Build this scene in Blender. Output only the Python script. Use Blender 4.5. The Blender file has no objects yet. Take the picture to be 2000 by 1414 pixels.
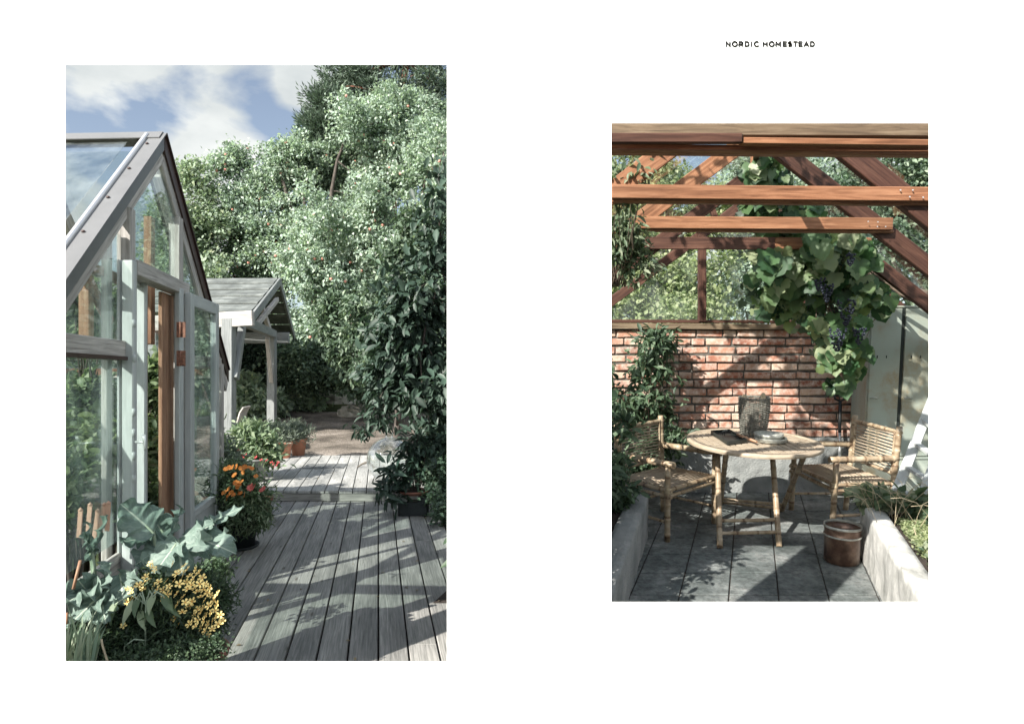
import bpy, math, random
import numpy as np
from mathutils import Vector, Matrix

S = bpy.context.scene
COL = S.collection
# ------------------------------------------------------------------ camera
FPX = 1300.0           # focal length in pixels of a 2000 px wide picture
HZ = 732.0             # row of the horizon in that picture
CH = 1.4               # camera height over the lower deck
cam = bpy.data.cameras.new('camera'); cam_o = bpy.data.objects.new('camera', cam); COL.objects.link(cam_o)
cam.sensor_width = 36; cam.lens = FPX * 36 / 2000
cam.shift_y = (HZ - 707.0) / 2000.0
cam.clip_start = 0.05; cam.clip_end = 2000
cam_o.location = (0, 0, CH); cam_o.rotation_euler = (math.radians(90), 0, 0)
S.camera = cam_o
# ------------------------------------------------------------------ light
SUN = Vector((0.56, 0.63, -0.54)).normalized()       # direction the light travels
sun = bpy.data.lights.new('sun', 'SUN'); sun.energy = 5.0; sun.angle = math.radians(0.5); sun.color = (1.0, 0.955, 0.88)
sun_o = bpy.data.objects.new('sun', sun); COL.objects.link(sun_o)
sun_o.rotation_euler = SUN.to_track_quat('-Z', 'Y').to_euler(); sun_o.location = (-20, -20, 30)
W = bpy.data.worlds.new('World'); S.world = W; W.use_nodes = True
nt = W.node_tree; nt.nodes.clear()
def wn(t, **k):
    n = nt.nodes.new(t)
    for a, b in k.items(): setattr(n, a, b)
    return n
sky = wn('ShaderNodeTexSky', sky_type='NISHITA', sun_disc=False)
sky.sun_elevation = math.asin(-SUN.z); sky.sun_rotation = math.atan2(-SUN.x, -SUN.y)
sky.air_density = 1.0; sky.dust_density = 1.2; sky.ozone_density = 1.0
bg = wn('ShaderNodeBackground'); bg.inputs[1].default_value = 0.1
tc = wn('ShaderNodeTexCoord'); mp = wn('ShaderNodeMapping'); mp.inputs['Scale'].default_value = (1.6, 1.6, 3.4); mp.inputs['Location'].default_value = (0.53, 0.3, -0.42)
nz = wn('ShaderNodeTexNoise'); nz.inputs['Scale'].default_value = 1.7; nz.inputs['Detail'].default_value = 9; nz.inputs['Roughness'].default_value = 0.52; nz.inputs['Distortion'].default_value = 0.35
cr = wn('ShaderNodeValToRGB'); cr.color_ramp.elements[0].position = 0.58; cr.color_ramp.elements[1].position = 0.65
hs = wn('ShaderNodeHueSaturation'); hs.inputs['Saturation'].default_value = 0.76; hs.inputs['Value'].default_value = 0.70
n2 = wn('ShaderNodeTexNoise'); n2.inputs['Scale'].default_value = 4.5; n2.inputs['Detail'].default_value = 6
c2 = wn('ShaderNodeValToRGB'); c2.color_ramp.elements[0].position = 0.3; c2.color_ramp.elements[1].position = 0.7
c2.color_ramp.elements[0].color = (2.7, 2.9, 2.95, 1); c2.color_ramp.elements[1].color = (4.2, 4.3, 4.2, 1)
mx = wn('ShaderNodeMix', data_type='RGBA')
out = wn('ShaderNodeOutputWorld')
lk = nt.links.new
lk(tc.outputs['Generated'], mp.inputs[0]); lk(mp.outputs[0], nz.inputs[0]); lk(mp.outputs[0], n2.inputs[0])
lk(n2.outputs[0], c2.inputs[0]); lk(sky.outputs[0], hs.inputs['Color'])
def sdir(px, py): return Vector(((px - 1000) / FPX, 1, (HZ - py) / FPX)).normalized()
acc = nz.outputs[0]
for px, py, rad, amt in ((270, 150, .42, .19), (420, 330, .12, .14), (400, 390, .15, .26), (220, 275, .13, -.16), (560, 250, .24, -.18), (470, 225, .08, -.05), (330, 290, .08, -.05), (590, 165, .05, .16)):
    vd = wn('ShaderNodeVectorMath', operation='DISTANCE'); vd.inputs[1].default_value = sdir(px, py); nv = wn('ShaderNodeVectorMath', operation='NORMALIZE'); lk(tc.outputs['Generated'], nv.inputs[0]); lk(nv.outputs[0], vd.inputs[0])
    mr = wn('ShaderNodeMapRange', interpolation_type='SMOOTHSTEP'); mr.inputs[1].default_value = 0; mr.inputs[2].default_value = rad; mr.inputs[3].default_value = amt; mr.inputs[4].default_value = 0; lk(vd.outputs['Value'], mr.inputs[0])
    ad = wn('ShaderNodeMath', operation='ADD'); lk(acc, ad.inputs[0]); lk(mr.outputs[0], ad.inputs[1]); acc = ad.outputs[0]
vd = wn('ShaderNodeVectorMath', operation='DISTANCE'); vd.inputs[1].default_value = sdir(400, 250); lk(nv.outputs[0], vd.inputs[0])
mr = wn('ShaderNodeMapRange', interpolation_type='SMOOTHSTEP'); mr.inputs[1].default_value = .75; mr.inputs[2].default_value = 1.3; mr.inputs[3].default_value = 0; mr.inputs[4].default_value = .12; lk(vd.outputs['Value'], mr.inputs[0])  # extra cloud away from the view, added for more ambient light
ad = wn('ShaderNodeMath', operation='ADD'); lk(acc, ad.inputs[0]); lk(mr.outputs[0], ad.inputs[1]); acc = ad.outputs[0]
lk(acc, cr.inputs[0]); lk(cr.outputs[0], mx.inputs[0]); lk(hs.outputs[0], mx.inputs[6]); lk(c2.outputs[0], mx.inputs[7])
fm = wn('ShaderNodeMapRange', interpolation_type='SMOOTHSTEP'); fm.inputs[1].default_value = .8; fm.inputs[2].default_value = 1.35; fm.inputs[3].default_value = 1.0; fm.inputs[4].default_value = 1.9; lk(vd.outputs['Value'], fm.inputs[0])  # sky away from the view brightened to lift the shade
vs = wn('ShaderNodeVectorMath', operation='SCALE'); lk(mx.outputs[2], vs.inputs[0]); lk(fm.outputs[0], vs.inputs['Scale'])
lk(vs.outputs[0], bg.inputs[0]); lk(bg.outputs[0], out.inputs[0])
S.view_settings.view_transform = 'Standard'; S.view_settings.look = 'None'
S.view_settings.exposure = 1.3; S.view_settings.gamma = 1.0; S.view_settings.use_curve_mapping = False

# ------------------------------------------------------------------ frames
# left yard: world axes. Right room: floor rises 5 degrees away from the viewer
TH = math.atan((732.0 - 615.0) / FPX); CT, ST = math.cos(TH), math.sin(TH)
MR = Matrix.Translation((0, 0, CH)) @ Matrix.Rotation(TH, 4, 'X')
HR = 1.75
UL = -261.0 / FPX      # x run per metre of depth along the deck boards
UR = 467.0 / 1305.0    # same for the paved room
def L(px, py, Y): return Vector(((px - 1000) / FPX * Y, Y, CH + (HZ - py) / FPX * Y))
def Lg(px, py, z=0.0): return L(px, py, FPX * (CH - z) / (py - HZ))
def rray(px, py):
    dz = HZ - py
    return (px - 1000, FPX * CT + dz * ST, -FPX * ST + dz * CT)
def R(px, py, D):
    x, y, z = rray(px, py); t = D / y; return Vector((x * t, D, z * t))
def Rf(px, py, z=-HR):
    x, y, zz = rray(px, py); t = z / zz; return Vector((x * t, y * t, z))

# ------------------------------------------------------------------ mesh builder
rng = np.random.default_rng(7); random.seed(7)
def orth(d, up=(0, 0, 1)):
    d = Vector(d).normalized(); up = Vector(up)
    if abs(d.dot(up.normalized())) > 0.995: up = Vector((0, 1, 0)) if abs(d.y) < .9 else Vector((1, 0, 0))
    s = d.cross(up).normalized(); return d, s, s.cross(d).normalized()
class MB:
    def __init__(s): s.V = []; s.F = []; s.U = []; s.sm = []
    def add(s, v, f, u=None, smooth=False):
        o = len(s.V); s.V += [tuple(p) for p in v]
        ru, rv = random.random() * 40, random.random() * 40
        for i, q in enumerate(f):
            s.F.append([a + o for a in q]); s.sm.append(smooth)
            if u: s.U.append([(a + ru, b + rv) for a, b in u[i]])
            else: s.U.append([(v[a][0] + v[a][1] * .37 + ru, v[a][2] + v[a][1] * .53 + rv) for a in q])
        return s
    def beam(s, p0, p1, w, h, up=(0, 0, 1), w1=None, h1=None, off=(0, 0)):
        """box from p0 to p1, w sideways, h along up"""
        p0 = Vector(p0); p1 = Vector(p1); d, sd, uu = orth(p1 - p0, up)
        w1 = w if w1 is None else w1; h1 = h if h1 is None else h1
        ln = (p1 - p0).length; o = sd * off[0] + uu * off[1]
        v = []
        for p, a, b in ((p0, w, h), (p1, w1, h1)):
            for x, y in ((-1, -1), (1, -1), (1, 1), (-1, 1)): v.append(p + o + sd * (a / 2 * x) + uu * (b / 2 * y))
        f = [(0, 3, 2, 1), (4, 5, 6, 7)]; uv = [[(0, 0), (0, h), (w, h), (w, 0)], [(0, 0), (w, 0), (w, h), (0, h)]]
        c = [0, w, w + h, 2 * w + h, 2 * w + 2 * h]
        for i in range(4):
            j = (i + 1) % 4
            f.append((i, j, j + 4, i + 4)); uv.append([(0, c[i]), (0, c[i + 1]), (ln, c[i + 1]), (ln, c[i])])
        return s.add(v, f, uv)
    def box(s, a, b):
        a = Vector(a); b = Vector(b); m = (a + b) / 2
        d = b - a; i = max(range(3), key=lambda k: abs(d[k]))
        if i == 2: return s.beam((m.x, m.y, a.z), (m.x, m.y, b.z), abs(d.x), abs(d.y), (0, 1, 0))
        if i == 1: return s.beam((m.x, a.y, m.z), (m.x, b.y, m.z), abs(d.x), abs(d.z))
        return s.beam((a.x, m.y, m.z), (b.x, m.y, m.z), abs(d.y), abs(d.z))
    def tube(s, pts, r, n=8, cap=True):
        pts = [Vector(p) for p in pts]; k = len(pts)
        rs = r if isinstance(r, (list, tuple)) else [r] * k
        up = Vector((0.13, 0.21, 1)); v = []; f = []; uv = []; ln = 0
        lens = [0]
        for i in range(1, k): ln += (pts[i] - pts[i - 1]).length; lens.append(ln)
        for i in range(k):
            d = (pts[min(i + 1, k - 1)] - pts[max(i - 1, 0)])
            if d.length < 1e-7: d = Vector((0, 0, 1))
            d, sd, uu = orth(d, up)
            for j in range(n):
                a = 2 * math.pi * j / n; v.append(pts[i] + sd * (math.cos(a) * rs[i]) + uu * (math.sin(a) * rs[i]))
        per = 2 * math.pi * max(rs) / n
        for i in range(k - 1):
            for j in range(n):
                q = (j + 1) % n
                f.append((i * n + j, i * n + q, (i + 1) * n + q, (i + 1) * n + j))
                uv.append([(lens[i], j * per), (lens[i], (j + 1) * per), (lens[i + 1], (j + 1) * per), (lens[i + 1], j * per)])
        s.add(v, f, uv, True)
        if cap:
            o = len(s.V) - len(v)
            for idx, rev in ((0, True), (k - 1, False)):
                ring = [o + idx * n + j for j in range(n)]
                s.F.append(ring[::-1] if rev else ring); s.sm.append(False); s.U.append([(j * .01, 0) for j in range(n)])
        return s
    def lathe(s, prof, c=(0, 0, 0), n=24, sq=1.0):
        """prof: list of (r, z)"""
        c = Vector(c); v = []; f = []; uv = []
        for r, z in prof:
            for j in range(n):
                a = 2 * math.pi * j / n; v.append(c + Vector((math.cos(a) * r, math.sin(a) * r * sq, z)))
        l = 0
        for i in range(len(prof) - 1):
            dl = math.hypot(prof[i + 1][0] - prof[i][0], prof[i + 1][1] - prof[i][1])
            for j in range(n):
                q = (j + 1) % n; f.append((i * n + j, i * n + q, (i + 1) * n + q, (i + 1) * n + j))
                p = .15
                uv.append([(j * p, l), ((j + 1) * p, l), ((j + 1) * p, l + dl), (j * p, l + dl)])
            l += dl
        return s.add(v, f, uv, True)
    def quad(s, a, b, c, d): return s.add([a, b, c, d], [(0, 1, 2, 3)])
    def slab(s, poly, n, t):
        """polygon extruded by t along n"""
        poly = [Vector(p) for p in poly]; n = Vector(n).normalized(); k = len(poly)
        v = poly + [p + n * t for p in poly]
        f = [tuple(range(k))[::-1], tuple(range(k, 2 * k))] + [(i, (i + 1) % k, (i + 1) % k + k, i + k) for i in range(k)]
        return s.add(v, f)
    def build(s, name, mat, parent=None, bevel=0, frame=None, seg=1):
        me = bpy.data.meshes.new(name); me.from_pydata(s.V, [], s.F); 
        uvl = me.uv_layers.new(name='UVMap')
        flat = [c for f in s.U for uv in f for c in uv]
        uvl.data.foreach_set('uv', flat); me.polygons.foreach_set('use_smooth', s.sm)
        me.materials.append(mat); me.update()
        o = bpy.data.objects.new(name, me); COL.objects.link(o)
        if parent: o.parent = parent
        if frame: FR[frame].append(o)
        if bevel:
            b = o.modifiers.new('bevel', 'BEVEL'); b.width = bevel; b.segments = seg; b.limit_method = 'ANGLE'; b.harden_normals = False
        return o
FR = {'R': []}
def tag(o, label=None, cat=None, group=None, kind=None):
    if label: o['label'] = label
    if cat: o['category'] = cat
    if group: o['group'] = group
    if kind: o['kind'] = kind
    return o
def thing(name, label, cat, loc=(0, 0, 0), rz=0, group=None, frame=None):
    o = bpy.data.objects.new(name, None); COL.objects.link(o); o.location = loc; o.rotation_euler = (0, 0, rz); o.empty_display_size = .1
    tag(o, label, cat, group)
    if frame: FR[frame].append(o)
    return o
def dup(root, loc, rz, label, group=None, frame=None, sc=1):
    r = root.copy(); COL.objects.link(r); r.location = loc; r.rotation_euler = (0, 0, rz); r.scale = (sc,) * 3
    r['label'] = label
    if group: r['group'] = group
    if frame: FR[frame].append(r)
    def rec(a, b):
        for ch in list(a.children):
            c = ch.copy(); COL.objects.link(c); c.parent = b; rec(ch, c)
    rec(root, r); return r

# ------------------------------------------------------------------ materials
MATS = {}
class MT:
    def __init__(s, name):
        s.m = bpy.data.materials.new(name); s.m.use_nodes = True; s.t = s.m.node_tree
        s.b = s.t.nodes['Principled BSDF']; s.o = s.t.nodes['Material Output']
    def n(s, t, **k):
        x = s.t.nodes.new(t)
        for a, b in k.items(): setattr(x, a, b)
        return x
    def l(s, a, b): s.t.links.new(a, b)
    def coord(s, kind='Object', scale=(1, 1, 1)):
        c = s.n('ShaderNodeTexCoord'); m = s.n('ShaderNodeMapping'); m.inputs['Scale'].default_value = scale
        s.l(c.outputs[kind], m.inputs[0]); return m.outputs[0]
    def noise(s, vec, scale, detail=5, rough=.55, dist=0):
        x = s.n('ShaderNodeTexNoise'); x.inputs['Scale'].default_value = scale; x.inputs['Detail'].default_value = detail
        x.inputs['Roughness'].default_value = rough; x.inputs['Distortion'].default_value = dist
        if vec is not None: s.l(vec, x.inputs['Vector'])
        return x.outputs[0]
    def ramp(s, fac, stops):
        r = s.n('ShaderNodeValToRGB'); e = r.color_ramp.elements
        while len(e) < len(stops): e.new(0.5)
        for i, (p, c) in enumerate(stops): e[i].position = p; e[i].color = tuple(c) + (1,) if len(c) == 3 else c
        s.l(fac, r.inputs[0]); return r.outputs[0]
    def mix(s, fac, a, b, mode='MIX'):
        x = s.n('ShaderNodeMix', data_type='RGBA', blend_type=mode)
        for v, i in ((fac, 0), (a, 6), (b, 7)):
            if isinstance(v, (int, float)): x.inputs[i].default_value = v
            elif isinstance(v, (tuple, list)): x.inputs[i].default_value = tuple(v) + (1,)
            else: s.l(v, x.inputs[i])
        return x.outputs[2]
    def bump(s, h, strength=.3, dist=.01):
        b = s.n('ShaderNodeBump'); b.inputs['Strength'].default_value = strength; b.inputs['Distance'].default_value = dist
        s.l(h, b.inputs['Height']); s.l(b.outputs[0], s.b.inputs['Normal'])
    def col(s, c):
        if isinstance(c, (tuple, list)): s.b.inputs['Base Color'].default_value = tuple(c) + (1,)
        else: s.l(c, s.b.inputs['Base Color'])
    def rough(s, r, spec=.5, metal=0):
        s.b.inputs['Roughness'].default_value = r; s.b.inputs['Specular IOR Level'].default_value = spec; s.b.inputs['Metallic'].default_value = metal
def wood(name, dark, mid, light, rough=.75, grain=1.0, bump=.35, knots=True, blot=.5):
    m = MT(name); uv = m.coord('UV', (1.2, 22 * grain, 1)); g = m.noise(uv, 3.0, 7, .65, .6)
    uv2 = m.coord('UV', (.7, 3.5, 1)); big = m.noise(uv2, 1.6, 3, .5)
    c = m.ramp(g, [(.28, dark), (.5, mid), (.72, light)])
    bl = m.ramp(big, [(.35, (.45, .45, .45)), (.65, (1.25, 1.22, 1.2))])
    c = m.mix(blot, c, bl, 'MULTIPLY')
    if knots:
        uv3 = m.coord('UV', (2.2, 7, 1)); v = m.n('ShaderNodeTexVoronoi'); v.inputs['Scale'].default_value = 1.0; m.l(uv3, v.inputs[0])
        k = m.ramp(v.outputs[0], [(.03, (.3, .25, .22)), (.10, (1, 1, 1))]); c = m.mix(.8, c, k, 'MULTIPLY')
    m.col(c); m.rough(rough, .3); m.bump(g, bump, .004); return m.m
def plain(name, c, rough=.6, var=.25, scale=6, bump=0, metal=0, spec=.4, c2=None):
    m = MT(name); v = m.coord(); n = m.noise(v, scale, 6, .6)
    lo = [x * (1 - var) for x in c]; hi = [min(1, x * (1 + var)) for x in (c2 or c)]
    m.col(m.ramp(n, [(.3, lo), (.7, hi)])); m.rough(rough, spec, metal)
    if bump: m.bump(m.noise(v, scale * 6, 4), bump, .006)
    return m.m
def leafmat(name, cols, trans=.35, rough=.5, spec=.35):
    """cols: colours picked per leaf"""
    m = MT(name); a = m.n('ShaderNodeAttribute', attribute_name='rnd')
    k = len(cols); c = m.ramp(a.outputs['Fac'], [(i / max(1, k - 1), q) for i, q in enumerate(cols)])
    m.col(c); m.rough(rough, spec)
    t = m.n('ShaderNodeBsdfTranslucent'); t2 = m.mix(1.0, c, (1.12, 1.25, .82), 'MULTIPLY'); m.l(t2, t.inputs[0])
    s = m.n('ShaderNodeMixShader'); s.inputs[0].default_value = trans
    m.l(m.b.outputs[0], s.inputs[1]); m.l(t.outputs[0], s.inputs[2]); m.l(s.outputs[0], m.o.inputs[0]); return m.m
def glass(name, tint=(.86, .92, .9), refl=1.0, dirt=.06, dirtcol=(.5, .55, .52)):
    m = MT(name); m.t.nodes.remove(m.b)
    tr = m.n('ShaderNodeBsdfTransparent'); tr.inputs[0].default_value = tint + (1,)
    gl = m.n('ShaderNodeBsdfGlossy'); gl.inputs['Roughness'].default_value = .015; gl.inputs[0].default_value = (.95, .97, 1, 1)
    fr = m.n('ShaderNodeLayerWeight'); fr.inputs[0].default_value = .5
    pw_ = m.n('ShaderNodeMath', operation='POWER'); pw_.inputs[1].default_value = 4.5; m.l(fr.outputs['Facing'], pw_.inputs[0])
    ma = m.n('ShaderNodeMath', operation='MULTIPLY_ADD'); ma.inputs[1].default_value = .55 * refl; ma.inputs[2].default_value = .04 * refl; m.l(pw_.outputs[0], ma.inputs[0])
    a = m.n('ShaderNodeMixShader'); m.l(ma.outputs[0], a.inputs[0]); m.l(tr.outputs[0], a.inputs[1]); m.l(gl.outputs[0], a.inputs[2])
    df = m.n('ShaderNodeBsdfDiffuse'); df.inputs[0].default_value = dirtcol + (1,)
    v = m.coord('Object', (3, 3, .7)); n = m.noise(v, 2.0, 6, .6); r = m.ramp(n, [(.35, (0, 0, 0)), (.8, (dirt * 3,) * 3)])
    b = m.n('ShaderNodeMixShader'); m.l(r, b.inputs[0]); m.l(a.outputs[0], b.inputs[1]); m.l(df.outputs[0], b.inputs[2])
    m.l(b.outputs[0], m.o.inputs[0]); return m.m

# ------------------------------------------------------------------ leaves
TM = {
 'tri': ([(0, 0, 0), (.45, .5, .10), (1, 0, -.08), (.45, -.5, .10)], [(0, 2, 1), (0, 3, 2)]),
 'oval': ([(0, 0, 0), (.22, .34, .07), (.55, .46, .08), (.85, .22, -.02), (1, 0, -.12), (.85, -.22, -.02), (.55, -.46, .08), (.22, -.34, .07), (.5, 0, 0)],
          [(0, 8, 2, 1), (8, 4, 3, 2), (0, 7, 6, 8), (8, 6, 5, 4)]),
 'lobe': ([(0.12, 0, 0), (-.08, .22, .02), (.05, .5, .06), (.3, .42, .05), (.42, .56, .0), (.62, .34, .03), (.78, .2, .0), (1, 0, -.14), (.78, -.2, 0), (.62, -.34, .03), (.42, -.56, 0), (.3, -.42, .05), (.05, -.5, .06), (-.08, -.22, .02), (.5, 0, -.03)],
          [(0, 3, 2, 1), (0, 14, 4, 3), (14, 6, 5, 4), (14, 7, 6), (0, 13, 12, 11), (0, 11, 10, 14), (14, 10, 9, 8), (14, 8, 7)]),
 'blade': ([(0, .5, 0), (0, -.5, 0), (.5, .45, .0), (.5, -.45, 0), (.8, .25, -.1), (.8, -.25, -.1), (1, 0, -.25)], [(0, 1, 3, 2), (2, 3, 5, 4), (4, 5, 6)]),
 'vine': ([(.10, 0, -.01), (-.07, .20, .03), (-.02, .40, .04), (.14, .52, .02), (.27, .47, .05), (.36, .56, .00), (.50, .53, -.03), (.58, .36, .04), (.70, .36, .0), (.84, .20, -.03), (1, 0, -.14), (.84, -.20, -.03), (.70, -.36, 0), (.58, -.36, .04), (.50, -.53, -.03), (.36, -.56, 0), (.27, -.47, .05), (.14, -.52, .02), (-.02, -.40, .04), (-.07, -.20, .03), (.45, 0, -.05), (.32, .27, .03), (.32, -.27, .03)],
          [(0, 21, 2, 1), (21, 4, 3, 2), (21, 6, 5, 4), (0, 20, 21), (21, 20, 7, 6), (20, 9, 8, 7), (20, 10, 9), (0, 19, 18, 22), (22, 18, 17, 16), (22, 16, 15, 14), (0, 22, 20), (22, 14, 13, 20), (20, 13, 12, 11), (20, 11, 10)]),
 'heart': ([(0.08, 0, 0), (-.1, .25, .03), (.12, .5, .07), (.45, .46, .07), (.75, .24, .01), (1, 0, -.12), (.75, -.24, .01), (.45, -.46, .07), (.12, -.5, .07), (-.1, -.25, .03), (.5, 0, -.02)],
           [(0, 3, 2, 1), (0, 10, 4, 3), (10, 5, 4), (0, 9, 8, 7), (0, 7, 6, 10), (10, 6, 5)]),
}
def nrm(a): return a / (np.linalg.norm(a, axis=1, keepdims=True) + 1e-9)
def leaves(name, P, T, N, Ln, Wd, mat, parent=None, tm='tri', frame=None, smooth=False, jitter=0.0, rnd=None):
    P = np.asarray(P, float); n = len(P); T = nrm(np.asarray(T, float)); N = np.asarray(N, float)
    Sd = nrm(np.cross(N, T)); N = np.cross(T, Sd)
    Ln = np.broadcast_to(np.asarray(Ln, float), (n,)); Wd = np.broadcast_to(np.asarray(Wd, float), (n,))
    tv, tf = TM[tm]; tv = np.array(tv); k = len(tv)
    tvb = np.broadcast_to(tv, (n, k, 3)).copy()
    if jitter: tvb += rng.normal(0, jitter, (n, k, 3))
    V = P[:, None, :] + tvb[:, :, 0:1] * T[:, None, :] * Ln[:, None, None] + tvb[:, :, 1:2] * Sd[:, None, :] * Wd[:, None, None] + tvb[:, :, 2:3] * N[:, None, :] * Ln[:, None, None]
    V = V.reshape(-1, 3)
    sizes = [len(f) for f in tf]; flat = np.concatenate([np.array(f) for f in tf])
    LI = (flat[None, :] + (np.arange(n) * k)[:, None]).ravel()
    tot = np.tile(np.array(sizes), n); st = np.concatenate([[0], np.cumsum(tot)[:-1]])
    me = bpy.data.meshes.new(name); me.vertices.add(len(V)); me.vertices.foreach_set('co', V.ravel())
    me.loops.add(len(LI)); me.loops.foreach_set('vertex_index', LI.astype(np.int32))
    me.polygons.add(len(tot)); me.polygons.foreach_set('loop_start', st.astype(np.int32)); me.polygons.foreach_set('loop_total', tot.astype(np.int32))
    if smooth: me.polygons.foreach_set('use_smooth', np.ones(len(tot), bool))
    me.update(calc_edges=True)
    at = me.attributes.new('rnd', 'FLOAT', 'FACE'); r = rng.random(n) if rnd is None else np.asarray(rnd)
    at.data.foreach_set('value', np.repeat(r, len(tf)).astype(np.float32))
    me.materials.append(mat); o = bpy.data.objects.new(name, me); COL.objects.link(o)
    if parent: o.parent = parent
    if frame: FR[frame].append(o)
    return o
def rdir(n): return nrm(rng.normal(0, 1, (n, 3)))
def crown_pts(blobs, ncl, per, sig, shell=.55, lump=False):
    """blobs: (x,y,z,rx,ry,rz). returns leaf points, outward vectors, cluster centres"""
    w = np.array([b[3] * b[4] * b[5] for b in blobs]) ** .67; w /= w.sum()
    idx = rng.choice(len(blobs), ncl, p=w); B = np.array(blobs)[idx]
    if lump:
        K = 11; kc = rdir(len(blobs) * K).reshape(len(blobs), K, 3); q = rng.integers(0, K, ncl); cdir = kc[idx, q]
        e = rdir(ncl); d = nrm(cdir * .80 + e * (.16 + .26 * rng.random((ncl, 1)))); r = shell + (1 - shell) * rng.random(ncl) ** .5
        r *= .80 + .42 * np.clip((cdir * d).sum(1) - .70, 0, .3) / .3
    else:
        d = rdir(ncl); r = shell + (1 - shell) * rng.random(ncl) ** .6
    r *= 1 + .14 * np.sin(d[:, 0] * 7 + d[:, 2] * 5 + idx)
    C = B[:, :3] + d * B[:, 3:6] * r[:, None]
    out_ = np.repeat(d, per, 0); Cc = np.repeat(C, per, 0)
    s = sig * (0.6 + .8 * rng.random((ncl, 1))); s = np.repeat(s, per, 0)
    P = Cc + np.clip(rng.normal(0, 1, (ncl * per, 3)), -1.7, 1.7) * s * np.array([1, 1, .75])
    return P, out_, C
def limb(mb, p0, p1, r0, r1, bend=.15, n=6, sides=7):
    p0 = Vector(p0); p1 = Vector(p1); ln = (p1 - p0).length
    b = Vector((random.uniform(-1, 1), random.uniform(-1, 1), random.uniform(-.2, 1))) * ln * bend
    pts = []; rs = []
    for i in range(n + 1):
        t = i / n; pts.append(p0.lerp(p1, t) + b * (4 * t * (1 - t)) * .5 + Vector((random.uniform(-1, 1), random.uniform(-1, 1), random.uniform(-1, 1))) * ln * .012 * (0 < i < n)); rs.append(r0 + (r1 - r0) * t)
    mb.tube(pts, rs, sides); return pts
def tree(name, label, cat, base, top, r0, blobs, ncl, per, sig, ll, lw, lm, bm, tm='tri', group=None, shell=.55, droop=-.25, nl=10, nt=60, frame=None, twigs=True, lump=True, lo=2):
    root = thing(name, label, cat, base, 0, group, frame)
    bx = Vector(base); loc = lambda p: Vector(p) - bx
    bl = [(b[0] - bx.x, b[1] - bx.y, b[2] - bx.z, b[3], b[4], b[5]) for b in blobs]
    P, O, C = crown_pts(bl, ncl, per, sig, shell, lump)
    n = len(P); T = O * .6 + rdir(n) * .9 + np.array([0, 0, droop]); N = rdir(n) * .75 + np.array([-.15, -.2, .85]) + O * .35
    s = .7 + .6 * rng.random(n)
    leaves('crown', P, T, N, ll * s, lw * s, lm, root, tm)
    mb = MB(); tp = loc(top); tr = limb(mb, (0, 0, 0), tp, r0, r0 * .35, .06, 8, 10)
    ends = []
    for i in range(nl):
        b = bl[i % len(bl)]; t0 = tr[random.randint(lo, len(tr) - 1)]
        e = Vector(b[:3]) + Vector((random.uniform(-.5, .5) * b[3], random.uniform(-.5, .5) * b[4], random.uniform(-.3, .6) * b[5]))
        ends.append(limb(mb, t0, e, r0 * .38, r0 * .09, .18, 6, 6))
    if twigs:
        for i in range(nt):
            c = Vector(C[random.randrange(len(C))]); src = min((p for e in ends for p in e), key=lambda q: (q - c).length + random.random() * .5)
            limb(mb, src, c, r0 * .1, r0 * .03, .15, 4, 4)
    mb.build('trunk', bm, root)
    return root, bl, C
# keep children that are modelled in yard coordinates where they are
WC = set()
def wthing(*a, **k):
    o = thing(*a, **k); WC.add(o.name); return o
def settle(root):
    """children were modelled in yard coordinates: cancel the root's own place"""
    inv = Matrix.Translation(root.location).inverted()
    for c in root.children: c.matrix_parent_inverse = inv
# materials
M = {}
M['page'] = plain('white_paper', (.95, .95, .95), .9, .0, 3)
M['ink'] = plain('black_lettering', (.012, .012, .012), .6, .1)
M['deck'] = wood('weathered_deck_wood', (.135, .137, .13), (.262, .258, .243), (.395, .388, .367), .8, 1.6, .8, True, .6)
M['deck_up'] = wood('pale_deck_wood', (.20, .203, .195), (.34, .343, .33), (.48, .48, .465), .8, 1.5, .6, True, .6)
M['greywood'] = wood('grey_weathered_wood', (.20, .185, .17), (.42, .40, .375), (.58, .56, .535), .8, 1.2, .5, True, .4)
M['white'] = wood('white_painted_wood', (.34, .36, .355), (.41, .435, .43), (.48, .505, .50), .5, .5, .12, False, .12)
M['redwood'] = wood('red_brown_wood', (.13, .045, .025), (.27, .11, .06), (.42, .20, .11), .6, 1.1, .3, True, .5)
M['orangewood'] = wood('orange_pine_wood', (.15, .075, .045), (.31, .175, .11), (.46, .30, .20), .6, 1.0, .3, True, .35)
M['paintgrey'] = wood('pale_grey_painted_wood', (.13, .14, .14), (.20, .212, .21), (.27, .285, .28), .6, .7, .2, True, .3)
M['salmon'] = plain('salmon_label_wood', (.58, .34, .25), .6, .15)  # the labels' own salmon colour
M['metal'] = plain('grey_sheet_metal', (.15, .152, .155), .5, .1, 5, 0, .1)
M['brownmetal'] = plain('dark_brown_trim', (.055, .032, .028), .5, .25, 6)
M['bright'] = plain('bright_aluminium', (.72, .73, .74), .32, .06, 8, 0, .6)
M['rust'] = plain('rusty_hinge', (.20, .09, .06), .7, .6, 60, .4)
M['glass'] = glass('garden_glass', (.90, .945, .93), 1.3, .08, (.5, .58, .55))
M['roofglass'] = glass('roof_glass', (.93, .96, .955), 2.0, .04, (.6, .66, .66))
M['roofclear'] = glass('clear_roof_glass', (.985, .995, .99), .8, .012)
M['doorglass'] = glass('door_glass', (.95, .975, .97), 1.0, .03)
M['bark'] = plain('dark_bark', (.07, .058, .05), .9, .4, 9, .5)
M['greybark'] = plain('grey_bark', (.16, .15, .135), .9, .4, 9, .5)
M['pinebark'] = plain('red_pine_bark', (.20, .085, .055), .9, .4, 5, .5)
M['terra'] = plain('terracotta', (.46, .21, .135), .8, .18, 7, .15)
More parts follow.
